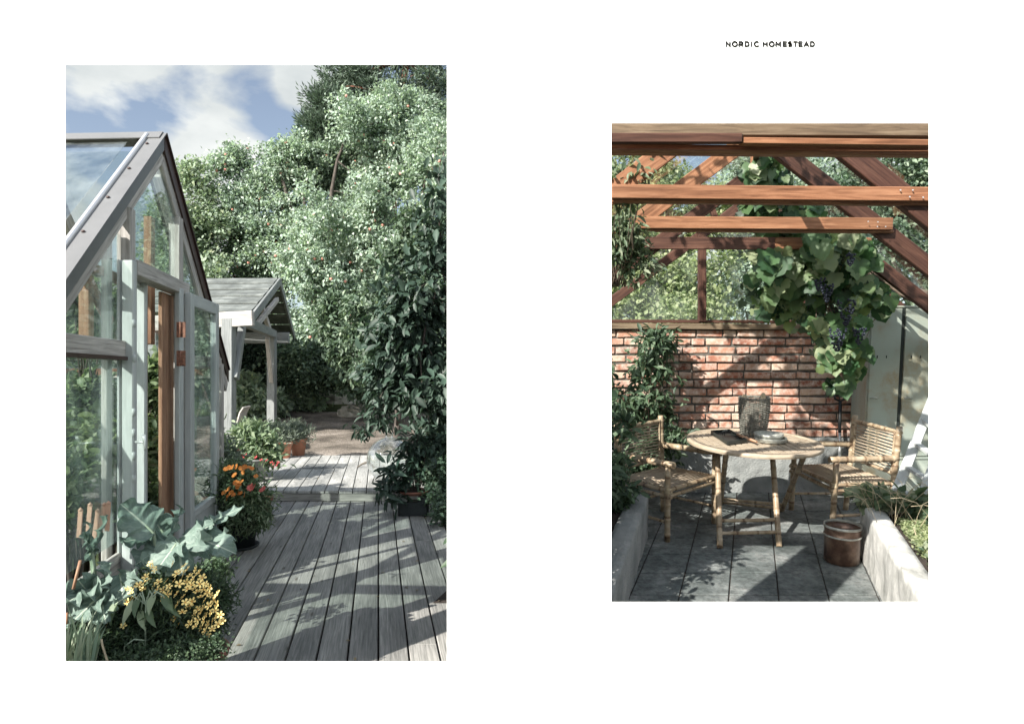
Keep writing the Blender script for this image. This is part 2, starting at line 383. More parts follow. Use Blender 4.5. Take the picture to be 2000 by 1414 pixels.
M['terra_d'] = plain('old_terracotta', (.27, .12, .09), .8, .3, 9, .15)
M['darkpot'] = plain('dark_grey_pot', (.018, .024, .026), .55, .3, 9, .1)
M['greypot'] = plain('grey_zinc_pot', (.26, .27, .26), .5, .3, 5, .1, .3)
M['soil'] = plain('dark_soil', (.035, .027, .022), .95, .5, 30, .8)
m = MT('gravel'); v = m.coord(); n1 = m.noise(v, 1.1, 5); n3 = m.n('ShaderNodeTexVoronoi'); n3.inputs['Scale'].default_value = 42; m.l(v, n3.inputs[0])
c = m.ramp(n1, [(.35, (.07, .06, .05)), (.5, (.18, .155, .13)), (.68, (.31, .27, .235))]); c = m.mix(.55, c, m.ramp(n3.outputs['Color'], [(.2, (.4, .4, .4)), (.9, (1.4, 1.4, 1.4))]), 'MULTIPLY')
m.col(c); m.rough(.95, .2); m.bump(n3.outputs[0], .8, .02); M['gravel'] = m.m
m = MT('garden_ground'); v = m.coord(); n1 = m.noise(v, .6, 8, .65); m.col(m.ramp(n1, [(.3, (.02, .03, .015)), (.55, (.055, .07, .03)), (.75, (.10, .09, .05))])); m.rough(.95, .1); m.bump(m.noise(v, 12, 5), .8, .05); M['ground'] = m.m
m = MT('stone'); v = m.coord(); n1 = m.noise(v, 2.2, 8, .65); m.col(m.ramp(n1, [(.3, (.10, .10, .085)), (.5, (.27, .26, .23)), (.72, (.45, .43, .39))])); m.rough(.9, .2); m.bump(n1, .9, .06); M['stone'] = m.m

# ------------------------------------------------------------------ white magazine page built as a wall with two openings
WY = 2.30; WT = 0.035
def wp(px, py, y=WY): return Vector(((px - 1000) / FPX * WY, y, CH + (HZ - py) / FPX * WY))
mb = MB()
x0, x1, z0, z1 = -1.86, 3.4, -0.16, 2.735
op = [(128, 127, 873, 1291), (1194, 241, 1814, 1175)]
def rect(a, y, grow=0):
    p = wp(a[0], a[1], y); q = wp(a[2], a[3], y); g = grow
    return (p.x - g, q.x + g, q.z - g, p.z + g)
for y, g in ((WY, 0), (WY + WT, WT * 1.15)):
    A, B_ = rect(op[0], y, g), rect(op[1], y, g)
    cells = [(x0, A[0], z0, z1), (A[0], A[1], z0, A[2]), (A[0], A[1], A[3], z1), (A[1], B_[0], z0, z1), (B_[0], B_[1], z0, B_[2]), (B_[0], B_[1], B_[3], z1), (B_[1], x1, z0, z1)]
    for a, b, c_, d in cells:
        q = [(a, y, c_), (b, y, c_), (b, y, d), (a, y, d)]
        mb.quad(*(q if g == 0 else q[::-1]))
for a in op:
    f, b = rect(a, WY), rect(a, WY + WT, WT * 1.15)
    fc = [(f[0], f[2]), (f[1], f[2]), (f[1], f[3]), (f[0], f[3])]; bc = [(b[0], b[2]), (b[1], b[2]), (b[1], b[3]), (b[0], b[3])]
    for i in range(4):
        j = (i + 1) % 4
        mb.quad((fc[i][0], WY, fc[i][1]), (fc[j][0], WY, fc[j][1]), (bc[j][0], WY + WT, bc[j][1]), (bc[i][0], WY + WT, bc[i][1]))
for a, b, c_, d in (((x0, WY, z0), (x0, WY + WT, z0), (x0, WY + WT, z1), (x0, WY, z1)), ((x1, WY, z0), (x1, WY, z1), (x1, WY + WT, z1), (x1, WY + WT, z0)), ((x0, WY, z1), (x0, WY + WT, z1), (x1, WY + WT, z1), (x1, WY, z1))): mb.quad(a, b, c_, d)
pw = mb.build('page_wall', M['page']); tag(pw, 'white magazine page built as a wall with two tall openings, one onto a deck, one onto a brick courtyard', 'wall')
# lettering
GL = {'N': [[(0, 0), (0, 7), (5.2, 0), (5.2, 7)]], 'I': [[(0, 0), (0, 7)]], 'H': [[(0, 0), (0, 7)], [(5.2, 0), (5.2, 7)], [(0, 3.5), (5.2, 3.5)]],
      'M': [[(0, 0), (0, 7), (3, 2.2), (6, 7), (6, 0)]], 'E': [[(4.4, 0), (0, 0), (0, 7), (4.4, 7)], [(0, 3.5), (4, 3.5)]], 'T': [[(0, 7), (5.2, 7)], [(2.6, 7), (2.6, 0)]],
      'A': [[(0, 0), (3.1, 7), (6.2, 0)], [(1.1, 2.2), (5.1, 2.2)]]}
def arc(cx, cy, rx, ry, a0, a1, n=14): return [(cx + rx * math.cos(math.radians(a0 + (a1 - a0) * i / n)), cy + ry * math.sin(math.radians(a0 + (a1 - a0) * i / n))) for i in range(n + 1)]
GL['O'] = [arc(3.5, 3.5, 3.5, 3.5, 0, 360, 28)]; GL['C'] = [arc(3.5, 3.5, 3.5, 3.5, 45, 315, 22)]
GL['D'] = [[(0, 0), (0, 7)] + [(2.5, 7)] + arc(2.6, 3.5, 3.2, 3.5, 90, -90, 14) + [(0, 0)]]
GL['R'] = [[(0, 0), (0, 7), (2.6, 7)] + arc(2.7, 4.8, 2.2, 2.2, 90, -90, 10) + [(0, 2.6)], [(3, 2.6), (5, 0)]]
GL['S'] = [arc(2.4, 5.25, 2.1, 1.75, 35, 270, 12) + arc(2.4, 1.75, 2.2, 1.75, 90, -145, 12)]
adv = [('N', 1417.9), ('O', 1430), ('R', 1443.2), ('D', 1455), ('I', 1467.3), ('C', 1472.9), ('H', 1490.2), ('O', 1502), ('M', 1515.2), ('E', 1529.3), ('S', 1539), ('T', 1549.4), ('E', 1560), ('A', 1570), ('D', 1582.6)]
mb = MB()
ht = wthing('heading_text', 'small black capital letters reading NORDIC HOMESTEAD on the white page', 'lettering', tuple(wp(1505, 91)))
for ch, px in adv:
    g = MB(); s_ = 8.4 / 7.0 if ch not in 'OC' else 9.0 / 7.0
    for st in GL[ch]:
        pts = [wp(px + a * s_ * (1.15 if ch not in 'OCDI' else 1), 91.4 - b * s_ + (.3 if ch in 'OC' else 0), WY - .0022) for a, b in st]
        for i in range(len(pts) - 1):
            d = (pts[i + 1] - pts[i]).normalized() * .0014
            g.beam(pts[i] - d, pts[i + 1] + d, .0045, .0025, (0, -1, 0), w1=.0045)
    # one mesh per letter
    g.build('letter', M['ink'], ht)
settle(ht)

# ------------------------------------------------------------------ ground, decks, path
def grid_mesh(name, mat, xs, ys, fz, smooth=True):
    V = [(x, y, fz(x, y)) for y in ys for x in xs]; k = len(xs)
    F = [(j * k + i, j * k + i + 1, (j + 1) * k + i + 1, (j + 1) * k + i) for j in range(len(ys) - 1) for i in range(k - 1)]
    me = bpy.data.meshes.new(name); me.from_pydata(V, [], F); me.materials.append(mat)
    if smooth: me.polygons.foreach_set('use_smooth', [True] * len(F))
    me.update(); o = bpy.data.objects.new(name, me); COL.objects.link(o); o['kind'] = 'structure'; return o
def hump(x, y, cx, cy, r, h): d = math.hypot(x - cx, y - cy) / r; return h * math.exp(-d * d * 1.4)
def gz(x, y):
    t = min(1, max(0, (y - 10.5) / 8)); w = 1 / (1 + math.exp(-( -x - .5) * 2))
    z = -.17 + (.47 * t * t * (3 - 2 * t)) * (1 if x < -0.6 else max(0, 1 - (x + .6) / 1.5)) 
    if y > 10.2: z += .02 * math.sin(x * 3.1 + y) * math.sin(y * 2.3)
    z += hump(x, y, -6.0, 21.5, 2.6, .62) + hump(x, y, -9.5, 22.5, 3, .55)
    return z
xs = [-300, -120, -50, -25] + [-16 + i * .5 for i in range(0, 57)] + [20, 40, 120, 300]
ys = [-60, -20, -5, 0, 2, 4, 6, 8] + [9 + i * .5 for i in range(0, 50)] + [40, 60, 120, 400]
grid_mesh('ground', M['ground'], xs, ys, gz)
# gravel path
gx = [-7.0 + i * .25 for i in range(0, 25)]; gy = [10.4 + i * .25 for i in range(0, 32)]
grid_mesh('gravel_path', M['gravel'], gx, gy, lambda x, y: gz(x, y) + .05 + .02 * math.sin(x * 5) * math.sin(y * 4) )
# decks
BS = .1533
def deck(name, z, y0, y1, k0, k1, mat, th=.028, off=0.0, cuts=()):
    mb = MB()
    for k in range(k0, k1):
        a = (k + off) * BS + .0045 + random.uniform(0, .001); b = (k + off + 1) * BS - .0045
        yb = y0
        segs = [y0] + sorted(y0 + (y1 - y0) * random.random() for _ in range(0 if random.random() < .6 else 1)) + [y1]
        for s0, s1 in zip(segs[:-1], segs[1:]):
            s1 -= .003 if s1 != y1 else 0; dz = random.uniform(-.0015, .0015)
            v = []
            for yy in (s0, s1):
                for xx in (a, b):
                    for zz in (z - th, z): v.append((xx + UL * yy, yy, zz + dz))
            ru = 0; ln = s1 - s0; w = b - a
            f = [(1, 3, 7, 5), (0, 4, 6, 2), (0, 1, 5, 4), (2, 6, 7, 3), (0, 2, 3, 1), (4, 5, 7, 6)]
            uv = [[(0, 0), (0, w), (ln, w), (ln, 0)], [(0, 0), (ln, 0), (ln, w), (0, w)], [(0, 0), (0, th), (ln, th), (ln, 0)], [(0, 0), (ln, 0), (ln, th), (0, th)], [(0, 0), (.0, w), (.03, w), (.03, 0)], [(0, 0), (.03, 0), (.03, w), (0, w)]]
            mb.add(v, f, uv)
    o = mb.build(name, mat, None, .003); o['kind'] = 'structure'; return o
deck('wooden_deck', 0.0, 2.45, 7.40, -10, 9, M['deck'])
deck('upper_deck', 0.12, 7.36, 10.6, -10, 5, M['deck_up'], .03, .13)
mb = MB(); mb.beam(Vector((-.6 + UL * 7.385 - 1.0, 7.385, .045)), Vector((.85 + UL * 7.385, 7.385, .045)), .03, .085)
o = mb.build('deck_step', M['deck'], None, .003); o['kind'] = 'structure'
mb = MB(); mb.slab([(-1.6 + UL * 2.4, 2.4, -.06), (1.5 + UL * 2.4, 2.4, -.06), (1.5 + UL * 7.4, 7.4, -.06), (-1.6 + UL * 7.4, 7.4, -.06)], (0, 0, -1), .05)
o = mb.build('deck_substructure', M['soil']); o['kind'] = 'structure'
mb = MB(); mb.slab([(-1.5 + UL * 7.42, 7.42, .07), (.8 + UL * 7.42, 7.42, .07), (.8 + UL * 10.5, 10.5, .07), (-1.5 + UL * 10.5, 10.5, .07)], (0, 0, -1), .14)
o = mb.build('upper_deck_base', M['soil']); o['kind'] = 'structure'
# dark boards let into the upper deck
dh = thing('deck_hatch', 'dark grey rectangular inset board patch in the pale upper deck', 'hatch', (0, 0, 0))
mb = MB()
pa, pb, pc, pd = Lg(588, 915, .1245), Lg(671, 915, .1245), Lg(678, 906, .1245), Lg(600, 906, .1245)
for i in range(4):
    a0, a1 = pa.lerp(pb, i / 4 + .012), pa.lerp(pb, (i + 1) / 4 - .012); b0, b1 = pd.lerp(pc, i / 4 + .012), pd.lerp(pc, (i + 1) / 4 - .012)
    mb.slab([a0, a1, b1, b0], (0, 0, 1), .004)
o = mb.build('board', plain('dark_board', (.12, .125, .125), .8, .2, 20), dh)

# ------------------------------------------------------------------ greenhouse
DG = Vector((UL, 1, 0)).normalized(); NG = Vector((DG.y, -DG.x, 0)); WD = Vector((-0.998, 0.05, 0)).normalized()
GX0 = -1.368
AY, AZ, SL = 4.17, 2.895, .825           # ridge depth, ridge height, roof slope
def gp(Y, z, off=0.0): return Vector((GX0 + UL * Y, Y, z)) + NG * off
def zr(Y): return AZ - SL * abs(Y - AY)
gh = wthing('greenhouse', 'glazed timber greenhouse with grey metal roof edges and open white double doors', 'greenhouse', tuple(gp(AY, 0)))
GLEN = 4.2; EY0, EY1 = 2.50, 5.95
# verge flashing: top flange on the roof, lip, face
def roofpt(Y, along, up=0.0): return gp(Y, zr(Y) + up) + WD * along
mb = MB()
for Y0, Y1 in ((AY, EY0), ):
    mb.slab([roofpt(Y0, -.045, .012), roofpt(Y1, -.045, .012), roofpt(Y1, .065, .012), roofpt(Y0, .065, .012)], (0, -SL, 1), .006)
    mb.slab([gp(Y0, zr(Y0) + .012, .020), gp(Y1, zr(Y1) + .012, .020), gp(Y1, zr(Y1) - .085, .020), gp(Y0, zr(Y0) - .085, .020)], NG, .006)
mb.build('verge_flashing', M['metal'], gh)
mb = MB(); mb.beam(roofpt(AY - .03, .072, .026), roofpt(EY0, .072, .026), .026, .028, (0, -SL, 1)); mb.build('edge_trim', M['bright'], gh, .006)
for i in range(6):
    mb = MB(); Y = AY - .15 - i * .29; p = roofpt(Y, .03, .022); mb.lathe([(0.010, 0), (.008, .008), (0, .01)], p, 8); mb.build('screw', M['brownmetal'], gh)
mb = MB()
mb.slab([gp(AY, AZ + .012, .020), gp(EY1, zr(EY1) + .012, .020), gp(EY1, zr(EY1) - .09, .020), gp(AY, AZ - .10, .020)], NG, .01)
mb.slab([roofpt(AY, -.045, .014), roofpt(EY1, -.045, .014), roofpt(EY1, .16, .014), roofpt(AY, .16, .014)], (0, SL, 1), .008)
mb.build('verge_board', M['brownmetal'], gh)
mb = MB(); mb.slab([roofpt(AY - .075, -.02, .022), roofpt(AY - .075, GLEN, .022), roofpt(AY, GLEN, .022), roofpt(AY, -.02, .022)], (0, -SL, 1), .006)
mb.slab([roofpt(AY, -.02, .022), roofpt(AY, GLEN, .022), roofpt(AY + .075, GLEN, .022), roofpt(AY + .075, -.02, .022)], (0, SL, 1), .006)
mb.build('ridge_cap', M['metal'], gh)
# gable rafters
def inpl(mb, a, b, w, t=.06, off=0): mb.beam(a + NG * off, b + NG * off, w, t, NG)
mb = MB(); inpl(mb, gp(AY, AZ - .12), gp(EY0, zr(EY0) - .12), .075, .05, -.008); mb.build('rafter', M['greywood'], gh, .004)
mb = MB(); inpl(mb, gp(AY, AZ - .14), gp(EY1, zr(EY1) - .14), .09, .05, -.008); mb.build('rafter', M['greywood'], gh, .004)
mb = MB(); inpl(mb, gp(AY + .03, AZ - .24), gp(EY1 - .1, zr(EY1 - .1) - .24), .03, .05, -.03); mb.build('glazing_bead', M['greywood'], gh, .003)
# posts
def gpost(name, Y, w, z_0, z_1, mat, t=.07, off=0, bv=.004):
    mb = MB(); inpl(mb, gp(Y, z_0), gp(Y, z_1), w, t, off); return mb.build(name, mat, gh, bv)
gpost('post', 3.61, .075, 1.95, zr(3.61) - .13, M['greywood'])
gpost('post', 4.50, .085, 1.94, zr(4.50) - .16, M['greywood'])
gpost('post', 4.53, .05, 0.0, 1.94, M['greywood'], .08)
gpost('post', 3.42, .06, 1.5, zr(3.42) - .16, M['orangewood'], .05, -.12)
gpost('post', 3.50, .07, 0.0, zr(3.50) - .16, M['greywood'], .03, -.055)
gpost('post', 4.42, .07, 1.6, zr(4.42) - .25, M['orangewood'], .05, -.14)
gpost('door_jamb', 4.36, .24, 0.0, 1.93, M['orangewood'], .025, -.02)
gpost('post', 5.70, .08, -.02, zr(5.70) - .14, M['greywood'], .07)
gpost('post', 2.60, .08, -.02, zr(2.60) - .14, M['greywood'], .07)
mb = MB(); inpl(mb, gp(3.62, 1.985), gp(4.60, 1.985), .085, .10, .01); mb.build('door_header', M['greywood'], gh, .004)
mb = MB(); inpl(mb, gp(2.5, 1.535), gp(3.53, 1.535), .085, .05, .02); mb.build('rail', M['greywood'], gh, .004)
mb = MB(); inpl(mb, gp(2.5, 1.485), gp(3.53, 1.485), .018, .075, .02); mb.build('rail_lip', M['brownmetal'], gh)
mb = MB(); inpl(mb, gp(4.62, 1.50), gp(5.70, 1.50), .085, .05, .0); mb.build('rail', M['greywood'], gh, .004)
mb = MB()
for i in range(4): inpl(mb, gp(2.5, .05 + i * .12), gp(3.53, .05 + i * .12), .112, .022, .0)
mb.build('skirting_boards', M['greywood'], gh, .003); mb = MB()
for i in range(3): inpl(mb, gp(4.62, .05 + i * .12), gp(5.70, .05 + i * .12), .112, .022, .0)
mb.build('skirting_boards', M['greywood'], gh, .003)
# panes
def pane(pts, off=0.0, mat='glass', nm='window_pane'):
    mb = MB(); mb.slab([gp(y, z, off) for y, z in pts], NG, .004); return mb.build(nm, M[mat], gh)
pane([(2.55, .53), (3.5, .53), (3.5, 1.49), (2.55, 1.49)])
pane([(2.56, 1.58), (3.48, 1.58), (3.48, zr(3.48) - .15), (2.56, zr(2.56) - .15)])
pane([(3.65, 2.03), (4.46, 2.03), (4.46, zr(4.46) - .18), (AY, AZ - .18), (3.65, zr(3.65) - .16)], .0)
pane([(4.55, 2.0), (4.9, 2.0), (4.9, zr(4.9) - .18), (4.55, zr(4.55) - .18)])
pane([(4.62, 1.55), (5.66, 1.55), (5.66, zr(5.66) - .17), (4.95, zr(4.95) - .18), (4.62, 1.98)])
pane([(4.62, .42), (5.66, .42), (5.66, 1.45), (4.62, 1.45)])
# roof glazing and bars
for sgn, e in ((-1, EY0), (1, EY1)):
    for i in range(6):
        a, b = .18 + i * .66, .18 + (i + 1) * .66 - .03
        Y0, Y1 = AY + sgn * .08, e
        mb = MB(); mb.slab([roofpt(Y0, a, 0), roofpt(Y1, a, 0), roofpt(Y1, b, 0), roofpt(Y0, b, 0)], (0, sgn * SL, 1), .004); mb.build('roof_pane', M['roofglass'], gh)
        mb = MB(); mb.beam(roofpt(Y0, b + .015, -.05), roofpt(Y1, b + .015, -.05), .05, .09, (0, sgn * SL, 1)); mb.build('roof_bar', M['greywood'], gh, .004)
    mb = MB(); mb.beam(roofpt(e - sgn * .06, .0, -.06), roofpt(e - sgn * .06, GLEN, -.06), .08, .10); mb.build('eaves_beam', M['greywood'], gh, .004)
# back (long) walls and far gable: posts, sills, panes
for e in (EY0 + .08, EY1 - .08):
    for i in range(7):
        p = gp(e, 0) + WD * (i * .68 + .04); q = p + Vector((0, 0, zr(e) - .1)); mb = MB(); mb.beam(p, q, .06, .06, (0, 1, 0)); mb.build('post', M['greywood'], gh, .004)
    mb = MB(); mb.slab([gp(e, .0) , gp(e, .0) + WD * GLEN, gp(e, .5) + WD * GLEN, gp(e, .5)], (0, 1, 0), .02); mb.build('skirting_boards', M['greywood'], gh)
    mb = MB(); mb.slab([gp(e, .5) + WD * .1, gp(e, .5) + WD * GLEN, gp(e, zr(e) - .1) + WD * GLEN, gp(e, zr(e) - .1) + WD * .1], (0, 1, 0), .004); mb.build('window_pane', M['glass'], gh)
# interior: tie beams and braces
mb = MB(); mb.beam(gp(3.05, 1.93, -.7), gp(5.33, 1.93, -.7), .05, .10); mb.build('tie_beam', M['redwood'], gh, .004)
mb = MB(); mb.beam(L(140, 508, 3.2), L(235, 547, 3.66), .04, .05); mb.beam(L(163, 532, 3.3), L(214, 628, 3.62), .04, .045); mb.build('brace', M['redwood'], gh, .004)
mb = MB(); mb.beam(gp(5.75, 1.42, -.1), gp(5.75, 1.42, -3.2), .05, .06); mb.build('tie_beam', M['redwood'], gh, .004)
# interior wooden stake row behind the lower window
for i, (px, py, h) in enumerate(((154, 995, .13), (172, 985, .20), (184, 997, .16), (196, 985, .15), (209, 982, .17))):
    Y = 3.3; p = L(px, py + 55, Y); q = L(px + random.uniform(2, 9), py, Y)
    mb = MB(); mb.beam(p, q, .024, .006, (0, 1, 0)); mb.lathe([(.0, -.012), (.0125, 0), (0, .012)], q, 10)
    o = mb.build('plant_label', M['salmon'], None, .002); tag(o, ['round ended wooden plant label, leftmost behind the low glass', 'tallest wooden plant label behind the low glass', 'third wooden plant label from the left behind the glass', 'wooden plant label fourth from left behind the glass', 'rightmost wooden plant label behind the low glass'][i], 'plant label', 'wooden plant labels behind the glass')
# door leaves
def leaf(a, b, z0, z1, sw, mat, panel=.42, t=.045):
    """glazed door leaf from ground point a to b"""
    dl = thing('door', None, None); del_ = None
    dl.parent = gh; dl.name = 'door'
    d = (b - a).normalized(); n = Vector((d.y, -d.x, 0)); ln = (b - a).length
    P = lambda s, z: Vector((a.x + d.x * s, a.y + d.y * s, z))
    def bar(nm, s0, z_0, s1, z_1, w, m=mat):
        mb = MB(); mb.beam(P(s0, z_0), P(s1, z_1), w, t, n); return mb.build(nm, m, dl, .004)
    bar('stile', sw / 2, z0, sw / 2, z1, sw); bar('stile', ln - sw / 2, z0, ln - sw / 2, z1, sw)
    bar('top_rail', sw, z1 - sw / 2, ln - sw, z1 - sw / 2, sw); bar('bottom_rail', sw, z0 + .05, ln - sw, z0 + .05, .10); bar('middle_rail', sw, z0 + panel, ln - sw, z0 + panel, .05)
    mb = MB(); mb.slab([P(sw, z0 + .1), P(ln - sw, z0 + .1), P(ln - sw, z0 + panel - .02), P(sw, z0 + panel - .02)], n, .012); mb.build('door_panel', mat, dl)
    mb = MB(); mb.slab([P(sw, z0 + panel + .02), P(ln - sw, z0 + panel + .02), P(ln - sw, z1 - sw), P(sw, z1 - sw)], n, .004); mb.build('door_pane', M['doorglass'], dl)
    return dl, P, n
a = L(247, 800, 3.56); a.z = 0; b = L(281, 800, 4.30); b.z = 0
dl, P, n = leaf(a, b, 0.01, 2.0, .075, M['white'])
mb = MB(); q0 = L(236, 800, 3.52); q1 = L(253, 800, 3.50)
mb.beam(Vector((q1.x, q1.y, .01)), Vector((q1.x, q1.y, 2.0)), .062, .04, (0, 1, 0)); mb.build('edge_board', M['white'], dl, .006)
mb = MB(); q2 = L(275.5, 800, 3.95); mb.beam(Vector((q2.x, q2.y, .01)), Vector((q2.x, q2.y, 1.95)), .064, .03, (0, 1, 0)); mb.build('inner_stile', M['white'], dl, .006)
mb = MB(); mb.beam(Vector((q0.x, q0.y, .01)), Vector((q0.x, q0.y, 2.005)), .016, .05, (0, 1, 0)); mb.build('edge_strip', M['white'], dl, .004)
mb = MB(); r0 = L(261, 800, 3.49)
mb.tube([Vector((r0.x, r0.y, .3)), Vector((r0.x, r0.y, 1.95))], .0045, 8)
for py in (632, 805, 845, 890, 935, 700): z = CH + (HZ - py) / FPX * 3.49; mb.lathe([(.001, -.022), (.011, -.018), (.011, .018), (.001, .022)], (r0.x, r0.y, z), 10)
mb.build('bolt_rod', M['white'], dl)
mb = MB(); h0 = L(265, 863, 3.47); h1 = L(282, 864, 3.44); h2 = L(281, 850, 3.42); h3 = L(284, 878, 3.42)
mb.tube([h0, h1], .006, 8); mb.tube([h2, h1, h3], [.009, .008, .007], 8); mb.build('handle', M['bright'], dl)
a = gp(4.49, 0, .075); b = gp(5.24, 0, .085)
dl2, P, n = leaf(a, b, 0.02, 1.955, .085, M['white'])
mb = MB(); c0 = L(350, 800, 4.40); mb.beam(Vector((c0.x, c0.y, 0)), Vector((c0.x, c0.y, 1.97)), .035, .06, (0, 1, 0)); mb.build('hinge_jamb', M['white'], gh, .004)
for py in (644, 700):
    mb = MB(); c = L(353, py, 4.32); w = .033; hh = .05
    mb.box(c + Vector((-.028, -.0, -hh)), c + Vector((-.004, .004, hh))); mb.box(c + Vector((.004, 0, -hh)), c + Vector((.030, .004, hh)))
    mb.tube([c + Vector((0, -.004, -hh)), c + Vector((0, -.004, hh))], .007, 8); mb.build('hinge', M['rust'], gh)
settle(gh)

# ------------------------------------------------------------------ garden shelter (roofed arbour)
m = MT('grey_roof_boards'); v = m.coord('UV', (1, 1, 1)); w_ = m.coord('Object', (1, 1, 1)); n1 = m.noise(w_, 3, 6, .65); n_2 = m.noise(m.coord('UV', (.6, 14, 1)), 2.5, 5)
c = m.ramp(n1, [(.35, (.09, .098, .095)), (.55, (.155, .168, .16)), (.7, (.25, .265, .255))]); c = m.mix(.4, c, m.ramp(n_2, [(.3, (.6, .6, .6)), (.7, (1.15, 1.15, 1.15))]), 'MULTIPLY')
m.col(c); m.rough(.85, .2); m.bump(n1, .3, .01); M['roofboards'] = m.m
PZ = .3; PXX = -2.0   # base height
pc = (739 - 490) * 12.2
def pp(px, py): Y = pc / (739 - px); return L(px, py, Y)
def ppY(Y, z, off=0): return Vector((-pc / FPX + UL * Y, Y, z)) + NG * off
apx = pp(543, 545); e0 = pp(490, 612); e1 = pp(572, 655)
ea = e0.z; 
sh = wthing('garden_shelter', 'grey timber shelter with a pitched board roof on square posts beyond the greenhouse', 'shelter', (apx.x, apx.y, PZ))
RL = 6.0; rd = Vector((-1, .02, 0)).normalized()
def course(mb, pa, pb, i0, n):
    """lapped boards from ridge point to eave point"""
    for i in range(n):
        t0, t1 = i / n, (i + 1) / n
        a = pa.lerp(pb, t0); b = pa.lerp(pb, t1); up = Vector((0, 0, .03))
        mb.slab([a, b + up, b + up + rd * RL, a + rd * RL], (0, 0, 1), .02)
mb = MB(); course(mb, apx, e0, 0, 5); mb.build('roof', M['roofboards'], sh)
mb = MB(); course(mb, apx, e1, 0, 5); mb.build('roof', M['roofboards'], sh)
for e in (e0, e1):
    mb = MB(); mb.beam(apx + NG * .04 + Vector((0, 0, -.06)), e + NG * .04 + Vector((0, 0, -.06)), .17, .05, NG); mb.build('rake_board', M['paintgrey'], sh, .006)
for k in range(1, 6):
    for e in (e0, e1):
        mb = MB(); mb.beam(apx + rd * k * .95 + Vector((0, 0, -.1)), e + rd * k * .95 + Vector((0, 0, -.1)), .07, .12); mb.build('roof_rafter', M['greywood'], sh)
# posts
F0 = pp(447, 632); B0 = pp(531, 650)
tops = []
fy = 1300 * 1.1 / (880 - 732); by = 1300 * 1.1 / (832 - 732)
def post2(px, Y, ztop, w):
    p = L(px, 732, Y); mb = MB(); mb.beam(Vector((p.x, Y, PZ - .3)), Vector((p.x, Y, ztop)), w, w, (0, 1, 0)); mb.build('post', M['paintgrey'], sh, .01); return p
zb = CH + (HZ - 622) / FPX * fy
p1 = post2(447, fy, zb, .16); p2 = post2(531, by, CH + (HZ - 655) / FPX * by, .165)
p3 = post2(300, fy, zb, .16); p4 = post2(400, by, CH + (HZ - 655) / FPX * by, .16)
mb = MB(); mb.beam(Vector((p3.x - .3, fy - .08, zb - .10)), L(495, 622, fy - .02), .09, .22); mb.build('front_beam', M['greywood'], sh, .01)
mb = MB(); zz = CH + (HZ - 660) / FPX * by; mb.beam(Vector((p4.x - 2, by + .1, zz)), L(565, 660, by + .3), .09, .24); mb.build('back_beam', M['paintgrey'], sh, .01)
mb = MB(); mb.beam(L(462, 622, fy), L(536, 653, by), .10, .16); mb.build('tie_beam', M['paintgrey'], sh, .01)
mb = MB(); mb.beam(L(500, 636, 12.6), L(541, 585, 14.6), .08, .10); mb.beam(L(528, 650, 14.2), L(512, 600, 13.4), .08, .10); mb.build('truss_brace', M['greywood'], sh, .008)
mb = MB(); mb.beam(L(459, 740, fy), L(474, 632, fy + .4), .09, .12); mb.build('brace', M['paintgrey'], sh, .008)
mb = MB(); mb.beam(L(530, 745, by - .1), L(522, 660, by - .8), .08, .10); mb.build('brace', M['greywood'], sh, .008)
settle(sh)

# rocks
def rock(name, label, c, r, seed, sq=(1, .8, .7)):
    import mathutils
    rs = np.random.default_rng(seed); mb = MB(); n, k = 18, 12; v = []
    ph = rs.random(12) * 6
    for i in range(k + 1):
        th = math.pi * i / k
        for j in range(n):
            a = 2 * math.pi * j / n; d = Vector((math.sin(th) * math.cos(a), math.sin(th) * math.sin(a), math.cos(th)))
            q = 1 + .35 * mathutils.noise.noise(d * 1.6 + Vector((seed, 0, 0))) + .15 * mathutils.noise.noise(d * 4 + Vector((seed, 5, 0)))
            v.append(Vector((d.x * r * sq[0] * q, d.y * r * sq[1] * q, d.z * r * sq[2] * q)))
    f = [(i * n + j, (i + 1) * n + j, (i + 1) * n + (j + 1) % n, i * n + (j + 1) % n) for i in range(k) for j in range(n)]
    mb.add(v, f); o = mb.build(name, M['stone']); o.location = c; tag(o, label, 'rock', 'garden rocks'); return o
rock('rock', 'large pale grey boulder at the back edge of the gravel', L(690, 812, 17.5), .48, 3, (1.05, .8, .62))
rock('rock', 'broad low mossy boulder behind the shelter post', L(600, 775, 22.5), 1.15, 8, (1.6, .9, .62))
rock('rock', 'rounded boulder in shade left of the pale boulder', L(655, 790, 20), .6, 12, (1.2, .9, .8))

P = []
for i in range(46):
    Y = random.uniform(3.2, 9.8); xo = random.uniform(-1.0, .6); P.append((xo + UL * Y, Y, (.004 if Y < 7.35 else .124) + random.random() * .004))
n_ = len(P); o = leaves('fallen_leaves', P, rdir(n_) * [1, 1, .1], rdir(n_) * .25 + [0, 0, 1], .028, .016, leafmat('dry_leaves', [(.20, .13, .07), (.30, .24, .14), (.12, .09, .06)], .1), None, 'oval'); tag(o, 'few dry leaves scattered over the grey deck boards', 'fallen leaves', None, 'stuff')
